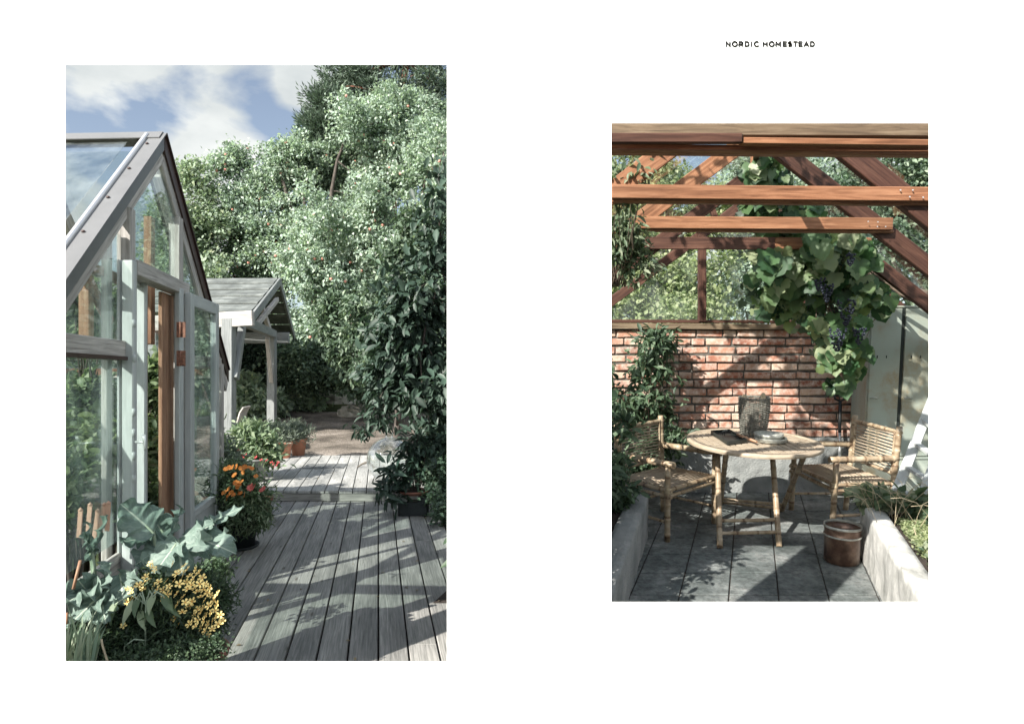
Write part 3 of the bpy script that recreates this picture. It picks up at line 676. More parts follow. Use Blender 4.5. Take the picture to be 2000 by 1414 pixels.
# ------------------------------------------------------------------ foliage materials
def lm(name, base, var=.5, tr=.3, extra=None):
    b = np.array(base); cols = [tuple(b * (1 - var)), tuple(b * (1 - var * .4)), tuple(b), tuple(b * (1 + var * .5))]
    if extra: cols += extra
    return leafmat(name, cols, tr)
M['l_apple'] = lm('apple_leaves', (.30, .38, .315), .6, .35, [(.50, .56, .46)])
M['l_pale'] = lm('pale_leaves', (.26, .33, .24), .55, .35, [(.33, .36, .23)])
M['l_dark'] = lm('dark_glossy_leaves', (.045, .075, .055), .5, .2)
M['l_hedge'] = lm('hedge_leaves', (.09, .135, .09), .6, .3, [(.26, .32, .22)])
M['l_pine'] = lm('pine_needles', (.13, .18, .135), .55, .15)
M['l_silver'] = lm('silver_leaves', (.24, .28, .23), .35, .25)
M['apple'] = plain('red_apple', (.55, .24, .19), .4, .3, 30)
def BL(px, py, Y, rx, rz, ry=None):
    p = L(px, py, Y); k = Y / FPX; return (p.x, p.y, p.z, rx * k, (ry if ry else rx * k * .9), rz * k)
def TB(px, Y): z = gz((px - 1000) / FPX * Y, Y); return ((px - 1000) / FPX * Y, Y, z)
FOL = True
# apple tree
KA = 1.30
bl = [BL(470, 345, KA * 17, 48, 55), BL(535, 330, KA * 17.2, 42, 42), BL(440, 460, KA * 17.5, 60, 75), BL(510, 440, KA * 17, 70, 80), BL(600, 380, KA * 17, 80, 100), BL(690, 300, KA * 17, 90, 105), BL(780, 280, KA * 17.5, 90, 95),
      BL(560, 540, KA * 16.5, 90, 95), BL(660, 480, KA * 16, 100, 120), BL(780, 430, KA * 16, 90, 110), BL(630, 640, KA * 16, 90, 75), BL(720, 620, KA * 15.5, 90, 90), BL(850, 400, KA * 16, 60, 150), BL(480, 590, KA * 18, 70, 70)]
root, abl, AC = tree('apple_tree', 'tall pale leaved apple tree dotted with red apples behind the shelter', 'tree', TB(700, 22), L(640, 520, 22), .33, bl, 3700, 58, .17, .115, .07, M['l_apple'], M['bark'], nl=16, nt=110, shell=.2)
mb = MB()
for i in range(280):
    c = Vector(AC[random.randrange(len(AC))]) + Vector((random.uniform(-.1, .1), -.2, random.uniform(-.2, .0)))
    mb.lathe([(.002, -.042), (.03, -.034), (.047, 0), (.034, .035), (.004, .037)], c, 8)
o = mb.build('apples', M['apple'], root); o['kind'] = 'stuff'
# other trees
tree('birch_tree', 'light green tree rising directly behind the greenhouse roof edge', 'tree', TB(380, 21), L(380, 500, 21), .14, [BL(365, 400, 21, 38, 70), BL(395, 480, 21, 50, 70), BL(360, 560, 21, 60, 80), BL(340, 470, 21, 40, 80), BL(420, 620, 20, 60, 80)], 420, 60, .2, .13, .08, M['l_pale'], M['greybark'], nl=8, nt=30)
# pine with red trunk: needles as short tufts
def pine(label, base, top, r0, blobs, ncl, per, ll, seed=0, group=None):
    root = thing('pine_tree', label, 'tree', base, 0, group); bx = Vector(base)
    bl = [(b[0] - bx.x, b[1] - bx.y, b[2] - bx.z, b[3], b[4], b[5]) for b in blobs]
    P, O, C = crown_pts(bl, ncl, per, .17, .35); n = len(P)
    Cc = np.repeat(C, per, 0); T = nrm(P - Cc) + np.array([0, 0, .35]); N = rdir(n)
    leaves('crown', P, T, N, ll, ll * .22, M['l_pine'], root, 'tri')
    mb = MB(); tr = limb(mb, (0, 0, 0), Vector(top) - bx, r0, r0 * .4, .05, 8, 10)
    for b in bl:
        e = Vector(b[:3]); t0 = min(tr[2:], key=lambda p: (p - e).length + abs(p.z - e.z)); q = limb(mb, t0, e, r0 * .3, r0 * .1, .2, 6, 6)
        for k in range(4): limb(mb, q[random.randint(2, 5)], e + Vector((random.uniform(-1, 1) * b[3], random.uniform(-1, 1) * b[4], random.uniform(-.5, .5) * b[5])), r0 * .12, r0 * .04, .2, 4, 5)
    mb.build('trunk', M['pinebark'], root)
pine('tall pine with a reddish trunk above the apple tree', TB(770, 26), L(795, 120, 26), .30,
     [BL(680, 150, 26, 55, 25), BL(740, 175, 26, 60, 22), BL(830, 120, 26, 60, 25), BL(850, 165, 26, 50, 22), BL(720, 220, 26, 45, 22), BL(840, 220, 26, 50, 20), BL(660, 185, 26, 40, 18), BL(760, 100, 26, 60, 25), BL(700, 100, 26, 60, 25), BL(800, 190, 26, 50, 20), BL(860, 270, 26, 50, 30)], 360, 60, .22)
pine('dense blue green conifer at the left edge of the pine', TB(640, 23), L(640, 200, 23), .22,
     [BL(635, 205, 23, 35, 22), BL(640, 250, 23, 45, 28), BL(620, 300, 23, 42, 30), BL(660, 330, 23, 60, 40), BL(610, 350, 23, 35, 25)], 320, 90, .20)
# background wood
P = []; 
for i in range(26):
    x = -28 + i * 2.1 + random.uniform(-.6, .6); y = 32 + random.uniform(-1.5, 3); h = random.uniform(3.2, 4.6) if x > -15 else random.uniform(3.4, 4.6)
    if x > 3: h += 3
    P.append((x, y, h * .5, 1.7, 1.5, h * .6)); P.append((x + 1, y + .5, h * .25, 1.6, 1.5, h * .4))
pp_, oo, cc = crown_pts(P, 1500, 50, .35, .55); n = len(pp_)
o = leaves('far_wood', pp_, oo + rdir(n), rdir(n) * .8 + [0, -.2, .8], .26, .16, M['l_hedge']); tag(o, 'belt of dark green trees closing the garden at the back', 'woodland', None, 'stuff')
# under-shrubs behind the gravel
def shrub(name, label, cat, blobs, ncl, per, sig, ll, lw, mat, tm='tri', shell=.5, group=None, base=None, nst=14, bark='bark', frame=None, up=0.0, droop=-.1, rr=.012):
    b0 = blobs[0]; base = base or (b0[0], b0[1], b0[2] - b0[5]); bx = Vector(base)
    root = thing(name, label, cat, base, 0, group, frame)
    bl = [(b[0] - bx.x, b[1] - bx.y, b[2] - bx.z, b[3], b[4], b[5]) for b in blobs]
    P, O, C = crown_pts(bl, ncl, per, sig, shell); n = len(P)
    T = O * .5 + rdir(n) * .9 + np.array([0, 0, droop + up]); N = rdir(n) * .7 + np.array([-.15, -.25, .85]); s = .65 + .7 * rng.random(n)
    leaves('foliage', P, T, N, ll * s, lw * s, mat, root, tm)
    mb = MB()
    for i in range(nst): limb(mb, (random.uniform(-.05, .05), random.uniform(-.05, .05), 0), C[random.randrange(len(C))], rr, rr * .3, .12, 5, 5)
    mb.build('stems', M[bark], root); return root, C
G1 = 'shrubs behind the gravel'
shrub('shrub', 'dark shrub filling the gap under the shelter roof', 'shrub', [BL(480, 700, 18.5, 60, 60), BL(420, 700, 18.5, 50, 60), BL(540, 700, 20, 50, 50)], 260, 50, .2, .13, .07, M['l_dark'], group=G1)
shrub('shrub', 'leafy bush right of the shelter post at the apple tree foot', 'shrub', [BL(600, 715, 18, 60, 40), BL(660, 720, 18.5, 55, 40), BL(560, 730, 20, 40, 35)], 240, 50, .2, .12, .07, M['l_hedge'], group=G1)
shrub('shrub', 'low broadleaved clump beside the shelter post foot', 'shrub', [BL(500, 790, 17, 50, 28), BL(580, 785, 18.5, 45, 18), BL(480, 775, 17, 30, 40)], 150, 40, .14, .16, .08, M['l_pale'], 'oval', group=G1)
shrub('shrub', 'shaded bush behind the pale boulder', 'shrub', [BL(720, 730, 17, 60, 50), BL(780, 720, 16, 60, 70), BL(840, 700, 15, 50, 90)], 300, 50, .2, .12, .07, M['l_hedge'], group=G1)
tree('plum_tree', 'mid green bushy tree between the apple tree and the dark overhanging leaves', 'tree', (-2.0, 11.5, .1), (-2.0, 11.5, 1.6), .07, [BL(740, 610, 11.5, 55, 60), BL(700, 690, 11.5, 50, 45), BL(790, 540, 11, 60, 70), BL(770, 690, 11, 60, 60), BL(840, 640, 10.5, 40, 90), BL(660, 620, 12.5, 40, 40), BL(830, 440, 11, 40, 60)], 560, 34, .10, .10, .05, M['l_hedge'], M['bark'], 'oval', nl=8, nt=40, shell=.3)
# big leaved tree overhanging from the right
bl = [BL(864, 300, 6.6, 12, 24), BL(862, 385, 6.6, 22, 30), BL(868, 480, 6.8, 30, 40), BL(845, 560, 7, 65, 60), BL(835, 650, 7, 80, 60), BL(800, 620, 7.2, 60, 50), BL(850, 740, 7, 70, 60), BL(785, 720, 7.2, 50, 45), BL(860, 840, 6.9, 50, 50)]
tree('overhanging_tree', 'dark large leaved tree leaning over the deck from the right', 'tree', (-.15, 7.6, -.1), L(870, 560, 7.3), .05, bl, 300, 13, .10, .125, .058, M['l_dark'], M['bark'], 'oval', nl=9, nt=60, droop=-.5)
bl = [BL(830, 830, 6.9, 28, 45), BL(785, 870, 6.9, 32, 30), BL(815, 920, 6.8, 22, 30), BL(765, 930, 6.8, 22, 18), BL(845, 900, 6.9, 22, 40)]
hr = [BL(868, 950, 6.6, 28, 60), BL(868, 860, 7.2, 30, 50), BL(880, 1000, 6.2, 18, 40), BL(860, 900, 8, 40, 60)]
shrub('hedge_shrub', 'low small leaved bush along the right edge of the deck', 'shrub', hr, 260, 40, .06, .05, .03, M['l_hedge'], base=(-.62, 6.7, -.1))
bl2 = [BL(742, 800, 7.6, 32, 26), BL(715, 835, 7.5, 22, 12), BL(760, 760, 7.6, 30, 30)]
shrub('laurel_branch', 'drooping branch with long leaves in front of the glass globe', 'branch', bl2, 34, 11, .07, .12, .045, M['l_dark'], 'oval', base=(L(800, 700, 7.4))[:], nst=12, droop=-.6)
# ================================================================== paved room on the right
def x0(D): return UR * D
def U(u, D, z): return Vector((x0(D) + u, D, z))
m = MT('brick'); uvn = m.coord('UV', (1, 1, 1)); ob = m.coord('Object')
n1 = m.noise(uvn, .9, 2, .5); n_2 = m.noise(ob, 14, 7, .7); n_3 = m.noise(ob, 60, 4, .6)
c = m.ramp(n1, [(.33, (.11, .045, .032)), (.41, (.28, .105, .068)), (.47, (.43, .23, .16)), (.53, (.30, .12, .08)), (.58, (.52, .37, .28)), (.66, (.29, .14, .10))])
c = m.mix(m.ramp(n_2, [(.42, (0, 0, 0)), (.66, (.8, .8, .8))]), c, (.62, .53, .46)); c = m.mix(m.ramp(n_3, [(.3, (.6, .6, .6)), (.42, (0, 0, 0))]), c, (.10, .07, .06))
m.col(c); m.rough(.92, .2); m.bump(n_2, .7, .006); M['brick'] = m.m
M['mortar'] = plain('grey_mortar', (.11, .102, .09), .95, .35, 25, .9)
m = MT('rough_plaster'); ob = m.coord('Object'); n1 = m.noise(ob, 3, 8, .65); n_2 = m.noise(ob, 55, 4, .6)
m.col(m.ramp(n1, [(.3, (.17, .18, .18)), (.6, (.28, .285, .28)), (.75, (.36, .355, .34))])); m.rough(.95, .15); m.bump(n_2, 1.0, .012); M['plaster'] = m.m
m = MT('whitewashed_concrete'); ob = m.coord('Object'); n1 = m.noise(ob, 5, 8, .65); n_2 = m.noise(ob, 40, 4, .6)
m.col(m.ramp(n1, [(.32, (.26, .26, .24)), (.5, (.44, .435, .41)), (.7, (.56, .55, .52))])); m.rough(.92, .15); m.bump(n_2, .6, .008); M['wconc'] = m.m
m = MT('paving_stone'); ob = m.coord('Object'); n1 = m.noise(ob, 2.2, 9, .7); n_2 = m.noise(ob, 22, 6, .7); n_3 = m.noise(m.coord('UV', (1, 1, 1)), .8, 2)
c = m.ramp(n1, [(.32, (.05, .062, .06)), (.5, (.12, .133, .13)), (.68, (.25, .255, .245))]); c = m.mix(.6, c, m.ramp(n_2, [(.38, (.35, .35, .35)), (.58, (1.25, 1.25, 1.25))]), 'MULTIPLY'); c = m.mix(.5, c, m.ramp(n_3, [(.35, (.7, .7, .7)), (.65, (1.2, 1.2, 1.2))]), 'MULTIPLY')
m.col(c); m.rough(.85, .3); m.bump(n_2, .5, .006); M['paving'] = m.m
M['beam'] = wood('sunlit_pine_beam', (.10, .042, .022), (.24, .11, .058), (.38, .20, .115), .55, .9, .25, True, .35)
M['beam_d'] = wood('dark_shaded_beam', (.03, .014, .011), (.075, .034, .024), (.13, .065, .045), .55, .9, .25, True, .4)  # dark timber, also rafters whose shade is put into the colour
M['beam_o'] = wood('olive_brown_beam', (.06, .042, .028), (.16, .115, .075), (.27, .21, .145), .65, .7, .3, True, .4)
m = MT('bamboo'); uv = m.coord('UV', (1, 1, 1)); ob = m.coord('Object'); n1 = m.noise(ob, 11, 6, .65); n_2 = m.noise(m.coord('UV', (6, 60, 1)), 2, 3)
wv = m.n('ShaderNodeTexWave', wave_type='BANDS', bands_direction='X'); wv.inputs['Scale'].default_value = 2.0; wv.inputs['Distortion'].default_value = .6; m.l(uv, wv.inputs[0])
c = m.ramp(n1, [(.3, (.15, .10, .065)), (.48, (.29, .22, .145)), (.7, (.43, .36, .265))]); c = m.mix(.8, c, m.ramp(wv.outputs[0], [(.0, (.35, .26, .2)), (.06, (1, 1, 1))]), 'MULTIPLY')
m.col(c); m.rough(.42, .4); m.bump(n_2, .15, .002); M['bamboo'] = m.m
M['slat'] = wood('bleached_table_slats', (.22, .17, .12), (.37, .30, .225), (.50, .43, .34), .6, 1.0, .2, False, .3)
M['wicker'] = plain('grey_wicker', (.15, .145, .125), .8, .6, 55, .3)
M['blacktray'] = plain('black_tray', (.02, .024, .022), .45, .3, 20)
M['tin'] = plain('dull_tin', (.42, .42, .38), .45, .3, 25, .1, .55)
m = MT('copper_brown_bucket'); ob = m.coord('Object'); n1 = m.noise(ob, 9, 6, .6); m.col(m.ramp(n1, [(.3, (.05, .03, .024)), (.5, (.14, .085, .062)), (.7, (.27, .18, .13))])); m.rough(.28, .6, .45); M['copper'] = m.m
m = MT('rusty_locker'); ob = m.coord('Object', (1, 1, .6)); n1 = m.noise(ob, 2.4, 6, .6); n_2 = m.noise(m.coord('Object'), 45, 6, .75)
n_4 = m.noise(m.coord('Object'), 9, 7, .8)
k1_ = m.ramp(n1, [(.43, (0, 0, 0)), (.62, (.85, .85, .85))]); k2_ = m.ramp(n_4, [(.40, (.25, .25, .25)), (.62, (1, 1, 1))]); k = m.mix(1.0, k1_, k2_, 'MULTIPLY')
c = m.mix(k, (.33, .37, .325), (.28, .21, .12)); c = m.mix(m.ramp(n_2, [(.67, (0, 0, 0)), (.72, (1, 1, 1))]), c, (.10, .06, .04))
m.col(c); m.rough(.5, .4, .1); m.bump(n_2, .1, .003); M['locker'] = m.m
M['darkgap'] = plain('locker_shadow_gap', (.02, .025, .022), .8, .2)
M['blackplastic'] = plain('black_plastic', (.015, .017, .018), .4, .2)
M['grape'] = plain('blue_black_grapes', (.012, .016, .028), .45, .5, 60)
M['l_vine'] = leafmat('vine_leaves', [(.03, .07, .035), (.045, .10, .045), (.06, .125, .05), (.075, .145, .06), (.09, .165, .07), (.12, .19, .075), (.055, .12, .055), (.08, .15, .065), (.15, .22, .10), (.26, .32, .18), (.12, .19, .09), (.20, .26, .11), (.34, .38, .24)], .45, .45, .4)
M['l_tom'] = leafmat('tomato_leaves', [(.03, .055, .035), (.055, .09, .05), (.09, .14, .08), (.15, .20, .13)], .3)
M['l_climb'] = leafmat('climber_leaves', [(.05, .085, .05), (.10, .145, .08), (.17, .21, .13), (.26, .29, .20)], .35)
M['l_bright'] = leafmat('bright_garden_leaves', [(.12, .16, .08), (.22, .27, .13), (.33, .37, .20), (.44, .46, .30)], .5)
M['twig'] = plain('vine_wood', (.16, .12, .09), .9, .35, 20, .5)
M['straw'] = plain('dry_straw', (.42, .35, .24), .9, .3, 20)
# floor
mb = MB(); TW, TD = .311, .357
for i in range(-7, 8):
    for j in range(-5, 10):
        u0 = -.083 + i * TW + .004; u1 = u0 + TW - .008; d0 = 4.042 + j * TD + .008; d1 = d0 + TD - .016
        if d0 > 6.5 or u0 < -1.8 or u1 > 1.85: continue
        d1 = min(d1, 6.55); dz = random.uniform(-.0015, .0015)
        q = [U(u0, d0, -HR + dz), U(u1, d0, -HR + dz), U(u1, d1, -HR + dz), U(u0, d1, -HR + dz)]; mb.slab([p - Vector((0, 0, .03)) for p in q], (0, 0, 1), .03)
o = mb.build('paving', M['paving'], None, .004, 'R'); o['kind'] = 'structure'
mb = MB(); mb.slab([U(-1.9, 2.3, -HR - .05), U(1.9, 2.3, -HR - .05), U(1.9, 6.8, -HR - .05), U(-1.9, 6.8, -HR - .05)], (0, 0, 1), .038); o = mb.build('paving_bed', M['soil'], None, 0, 'R'); o['kind'] = 'structure'

# brick wall
DB = 6.55
zt = R(1400, 643, DB).z; zp = R(1400, 852, DB).z
bw = wthing('brick_wall', 'weathered red brick wall on a rough plastered plinth behind the table', 'wall', (x0(DB), DB, -HR), frame='R')
xa, xb = R(1120, 700, DB).x, R(1840, 700, DB).x
mb = MB(); nrow = 13; rh = (zt - zp) / nrow
for r in range(nrow):
    x = xa + (0 if r % 2 else -.133) + random.uniform(-.02, .02); zc = zp + (r + .5) * rh
    while x < xb:
        wd = random.uniform(.236, .252) if random.random() < .85 else .12
        if x + wd > xb + .1: break
        a = random.uniform(-.009, .009); hz = rh - random.uniform(.015, .026); dy = random.uniform(-.009, .009); tl = random.uniform(-.005, .005)
        mb.beam((x, DB - .03 + dy, zc - tl), (x + wd, DB - .03 + dy + a, zc + tl), .07, hz); x += wd + random.uniform(.012, .02)
mb.build('bricks', M['brick'], bw, .007, seg=2)
mb = MB(); mb.box((xa, DB - .045, zp - .02), (xb, DB + .12, zt)); mb.build('mortar', M['mortar'], bw)
# plinth with rough face
def rough_plane(name, mat, parent, fn, nu, nv, frame=None):
    V = [fn(i / nu, j / nv) for j in range(nv + 1) for i in range(nu + 1)]
    F = [(j * (nu + 1) + i, j * (nu + 1) + i + 1, (j + 1) * (nu + 1) + i + 1, (j + 1) * (nu + 1) + i) for j in range(nv) for i in range(nu)]
    mb = MB(); mb.add(V, F, None, True); return mb.build(name, mat, parent, 0, frame)
import mathutils
def nz3(x, y, z, s=1): return mathutils.noise.noise(Vector((x, y, z)) * s)
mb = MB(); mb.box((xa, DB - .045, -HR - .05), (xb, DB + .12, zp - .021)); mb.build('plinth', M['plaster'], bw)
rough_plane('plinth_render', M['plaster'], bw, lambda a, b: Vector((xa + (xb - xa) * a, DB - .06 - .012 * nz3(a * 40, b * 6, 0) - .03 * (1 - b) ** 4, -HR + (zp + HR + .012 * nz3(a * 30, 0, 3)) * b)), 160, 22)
settle(bw)

# timber frame of the roof
ZA, SR = 1.17, .76
fr = wthing('roof_frame', 'red brown timber rafters and cross beams of a glazed roof over the courtyard', 'roof frame', (x0(6.5), 6.5, -HR), frame='R')
def fb(nm, a, b, w, h, mat, up=(0, 0, 1), bv=.004):
    mb = MB(); mb.beam(a, b, w, h, up); return mb.build(nm, M[mat] if isinstance(mat, str) else mat, fr, bv)
def hb(nm, xa_, xb_, ya, yb, D, th, mat, yr=0):
    """beam seen between rows ya and yb"""
    a = R(xa_, (ya + yb) / 2, D); b = R(xb_, (ya + yb) / 2 + yr, D); h = (R(1500, ya, D) - R(1500, yb, D)).z
    return fb(nm, a, b, th, h, mat)
hb('header_beam', 1150, 1860, 236, 270, 2.95, .10, 'beam_o', 3)
hb('header_beam', 1150, 1448, 262, 281, 2.86, .035, 'beam_d')
hb('header_beam', 1446, 1860, 271, 284, 2.88, .05, 'beam', 5)
hb('header_beam', 1150, 1860, 284, 301, 2.98, .06, 'beam', 6)
hb('header_lip', 1150, 1860, 292.5, 301, 2.92, .05, 'beam', 6)
TR = [3.45, 4.3, 5.4, 6.49]
for i, D in enumerate(TR):
    for s in (-1, 1):
        e = 1.36 if (i == 0 and s < 0) else 1.78; mat = 'beam_d' if (s > 0 or i > 1) else 'beam'  # right rafters get the darker wood to carry their shade
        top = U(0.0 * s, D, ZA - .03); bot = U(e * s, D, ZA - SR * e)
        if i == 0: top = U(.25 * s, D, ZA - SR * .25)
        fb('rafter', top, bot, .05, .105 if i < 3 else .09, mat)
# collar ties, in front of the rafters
hb('collar_tie', 1194, 1850, 361, 389, 3.40, .035, 'beam', 6)
hb('collar_lip', 1194, 1850, 390, 397, 3.43, .05, 'beam', 6)
hb('collar_tie', 1243, 1742, 423, 447, 4.24, .035, 'beam', 3)
hb('collar_lip', 1243, 1742, 447.5, 453, 4.27, .05, 'beam', 3)
hb('collar_tie', 1246, 1512, 463, 487, 5.35, .04, 'beam_d', 1)
hb('collar_tie', 1512, 1700, 464, 487, 5.352, .04, 'beam', 1)
fb('ridge_beam', U(0, 3.0, ZA + .02), U(0, 6.6, ZA + .02), .04, .12, 'beam_d')
fb('king_post', R(1472, 340, 5.38), R(1472, 296, 5.38), .04, .045, 'beam', (0, 1, 0))
fb('strut', R(1386, 398, 6.4), R(1402, 440, 6.4), .05, .06, 'beam_d', (0, 1, 0))
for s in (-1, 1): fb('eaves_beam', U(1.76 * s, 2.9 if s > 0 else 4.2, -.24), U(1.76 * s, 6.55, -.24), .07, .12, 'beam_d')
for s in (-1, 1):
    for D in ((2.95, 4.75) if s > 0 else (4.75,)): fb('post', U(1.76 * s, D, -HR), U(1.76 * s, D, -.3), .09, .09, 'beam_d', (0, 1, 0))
# rooftop screws, white dots on the right rafters
for (px, py, D) in ((1758, 372, 3.375), (1782, 372, 3.375), (1776, 385, 3.375), (1802, 386, 3.375), (1695, 433, 4.2), (1714, 434, 4.2), (1713, 443, 4.2), (1729, 443, 4.2)):
    mb = MB(); c = R(px, py, D); mb.tube([c, c + Vector((0, -.006, 0))], .0035, 8); mb.build('screw', M['bright'], fr)
# gable window over the wall
hb('window_sill', 1120, 1830, 631, 642, 6.50, .12, 'beam_o', 3)
hb('window_frame', 1120, 1830, 624, 630.5, 6.50, .06, 'beam_d', 2)
for px in (1371, 1566, 1180):
    a = R(px, 628, 6.47); b = R(px, 455, 6.47); fb('mullion', a, b, .075 if px != 1566 else .06, .05, 'beam_d', (0, 1, 0))
mb = MB(); zs = R(1500, 626, 6.5).z
mb.slab([U(-1.55, 6.5, zs), U(1.6, 6.5, zs), U(0, 6.5, ZA - .06)], (0, 1, 0), .004); mb.build('gable_pane', M['doorglass'], fr)
for i in range(3):
    for s in (-1, 1):
        d0, d1 = TR[i] + .0, TR[i + 1] - .02
        mb = MB(); ee = 1.36 if (i == 0 and s < 0) else 1.79; mb.slab([U(0.02 * s, d0, ZA + .09), U(0.02 * s, d1, ZA + .09), U(ee * s, d1, ZA + .09 - SR * ee), U(ee * s, d0, ZA + .09 - SR * ee)], (0, 0, 1), .005); mb.build('roof_pane', M['roofclear'] if 'roofclear' in M else M['doorglass'], fr)
settle(fr)

# planters
def planter(nm, label, a0, a1, side, z, th, wid):
    """inner face from a0 (near) to a1 (far)"""
    root = wthing(nm, label, 'planter', ((a0.x + a1.x) / 2, (a0.y + a1.y) / 2, -HR), frame='R')
    d = (a1 - a0).normalized(); n = Vector((d.y, -d.x, 0)) * side
    def P(s, w, zz): q = a0 + d * s + n * w; q.z = zz; return q
    ln = (a1 - a0).length; mb = MB()
    nu, nv = 90, 14; V = []
    prof = [(0, -HR)] + [(0, -HR + (z + HR) * (k / 8)) for k in range(1, 9)] + [(th * .35, z + .004), (th * .7, z + .002), (th, z - .002), (th + .001, z - .12)]
    for i in range(nu + 1):
        for w, zz in prof:
            p = P(ln * i / nu, w, zz); r = .009 * nz3(p.x * 9, p.y * 9, zz * 9) + .006 * nz3(p.x * 25, p.y * 25, zz * 25); p += n * r * (-1) + Vector((0, 0, r * (zz > -HR + .1))); V.append(p)
    k = len(prof); F = [(i * k + j, (i + 1) * k + j, (i + 1) * k + j + 1, i * k + j + 1) for i in range(nu) for j in range(k - 1)]
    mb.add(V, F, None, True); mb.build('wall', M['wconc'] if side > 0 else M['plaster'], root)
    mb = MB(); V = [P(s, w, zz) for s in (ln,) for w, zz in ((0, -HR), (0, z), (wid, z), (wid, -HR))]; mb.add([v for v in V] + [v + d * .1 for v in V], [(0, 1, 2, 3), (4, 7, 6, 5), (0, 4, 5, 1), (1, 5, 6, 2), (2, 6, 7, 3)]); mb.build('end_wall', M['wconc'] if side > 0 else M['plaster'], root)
    mb = MB(); nn = 60; V = []
    for i in range(nn + 1):
        for j in range(13):
            p = P(ln * i / nn, th + (wid - th) * j / 12, z - .05); p.z += .035 * nz3(p.x * 5, p.y * 5, 1) + .02 * nz3(p.x * 18, p.y * 18, 2); V.append(p)
    mb.add(V, [(i * 13 + j, (i + 1) * 13 + j, (i + 1) * 13 + j + 1, i * 13 + j + 1) for i in range(nn) for j in range(12)], None, True); mb.build('soil', M['soil'], root)
    settle(root); return P, d, n, ln
a1 = Rf(1681, 1086); a0 = a1 + (Rf(1722, 1174) - a1) * 2.2
RP = planter('raised_bed', 'white rendered raised bed with sunlit inner wall on the right of the paving', a0, a1, 1, -1.367, .12, .85)
b1 = Rf(1263, 1056); b0 = b1 + (Rf(1226, 1175) - b1) * 1.6
LP = planter('raised_bed', 'shaded grey concrete raised bed on the left of the paving', b0, b1, -1, -1.407, .14, .8)

# table
def bamboo(mb, p0, p1, r, n=9, step=.19, cap=True):
    p0 = Vector(p0); p1 = Vector(p1); ln = (p1 - p0).length; k = max(1, round(ln / step)); pts = [p0]; rs = [r]; off = random.uniform(.3, .7)
    for i in range(k):
        t = (i + off) / k
        if 0.02 < t < .98:
            for dt, q in ((-.012 / ln, 1.0), (-.004 / ln, 1.14), (.002 / ln, 1.09), (.007 / ln, .96), (.014 / ln, 1.0)): pts.append(p0.lerp(p1, t + dt)); rs.append(r * q)
    pts.append(p1); rs.append(r * .98); mb.tube(pts, rs, n, cap)
tc_ = Vector((R(1470, 865, 5.34).x, 5.34, -HR)); TZ = .735
tb = thing('round_table', 'round slatted bamboo garden table standing in front of the brick wall', 'table', tc_, 0, None, 'R')
rx, ry = .512, .585
mb = MB(); NS = 17
for i in range(NS):
    w = 2 * (rx - .035) / NS; xa_ = -rx + .035 + i * w + .006; xb_ = xa_ + w - .012
    def yy(x): return (ry - .035) * math.sqrt(max(0, 1 - (x / (rx - .034)) ** 2))
    xs_ = [xa_, xb_]; ym = [max(.01, yy(x)) for x in xs_]
    v = [(xs_[0], -ym[0], TZ - .018), (xs_[1], -ym[1], TZ - .018), (xs_[1], ym[1], TZ - .018), (xs_[0], ym[0], TZ - .018)]
    mb.slab([Vector(p) for p in v], (0, 0, 1), .016)
mb.build('tabletop', M['slat'], tb, .002)
mb = MB(); prof = [(1.0, TZ - .03), (1.008, TZ - .018), (1.008, TZ - .006), (1.0, TZ), (.90, TZ + .001), (.90, TZ - .03), (1.0, TZ - .03)]
mb.lathe([(p[0] * rx, p[1]) for p in prof], (0, 0, 0), 56, ry / rx); mb.build('rim', M['slat'], tb)
mb = MB(); mb.lathe([(.0, TZ - .032), (rx * .93, TZ - .032), (rx * .93, TZ - .024), (0, TZ - .024)], (0, 0, 0), 40, ry / rx); mb.build('slat_gap_shade', M['blacktray'], tb)  # black sheet below the slats, stands in for shade in the gaps
def tl(px, py, D=None, z=None):
    p = Rf(px, py) if D is None else R(px, py, D); return p - tc_
ft = [tl(1406, 1071), tl(1522, 1068)]; 
bk = [tl(1407, 985), tl(1526, 998)]
for f_, tpx in ((ft[0], -.25), (ft[1], .20)):
    mb = MB(); bamboo(mb, f_, Vector((tpx, .12, TZ - .03)), .022); mb.build('leg', M['bamboo'], tb)
for f_, tpx in ((bk[0], -.31), (bk[1], .30)):
    mb = MB(); bamboo(mb, f_, Vector((tpx, -.30, TZ - .03)), .021); mb.build('leg', M['bamboo'], tb)
def lerp_leg(f_, tpx, ty, t): return f_.lerp(Vector((tpx, ty, TZ - .03)), t)
for t, q in ((.13, 0), (.24, 0), (.93, 0)):
    mb = MB(); bamboo(mb, lerp_leg(ft[0], -.25, .12, t), lerp_leg(ft[1], .20, .12, t), .0135, 8, .1); mb.build('rung', M['bamboo'], tb)
for t in (.05, .12): mb = MB(); bamboo(mb, lerp_leg(bk[0], -.31, -.3, t), lerp_leg(bk[1], .30, -.3, t), .013, 8, .1); mb.build('rung', M['bamboo'], tb)

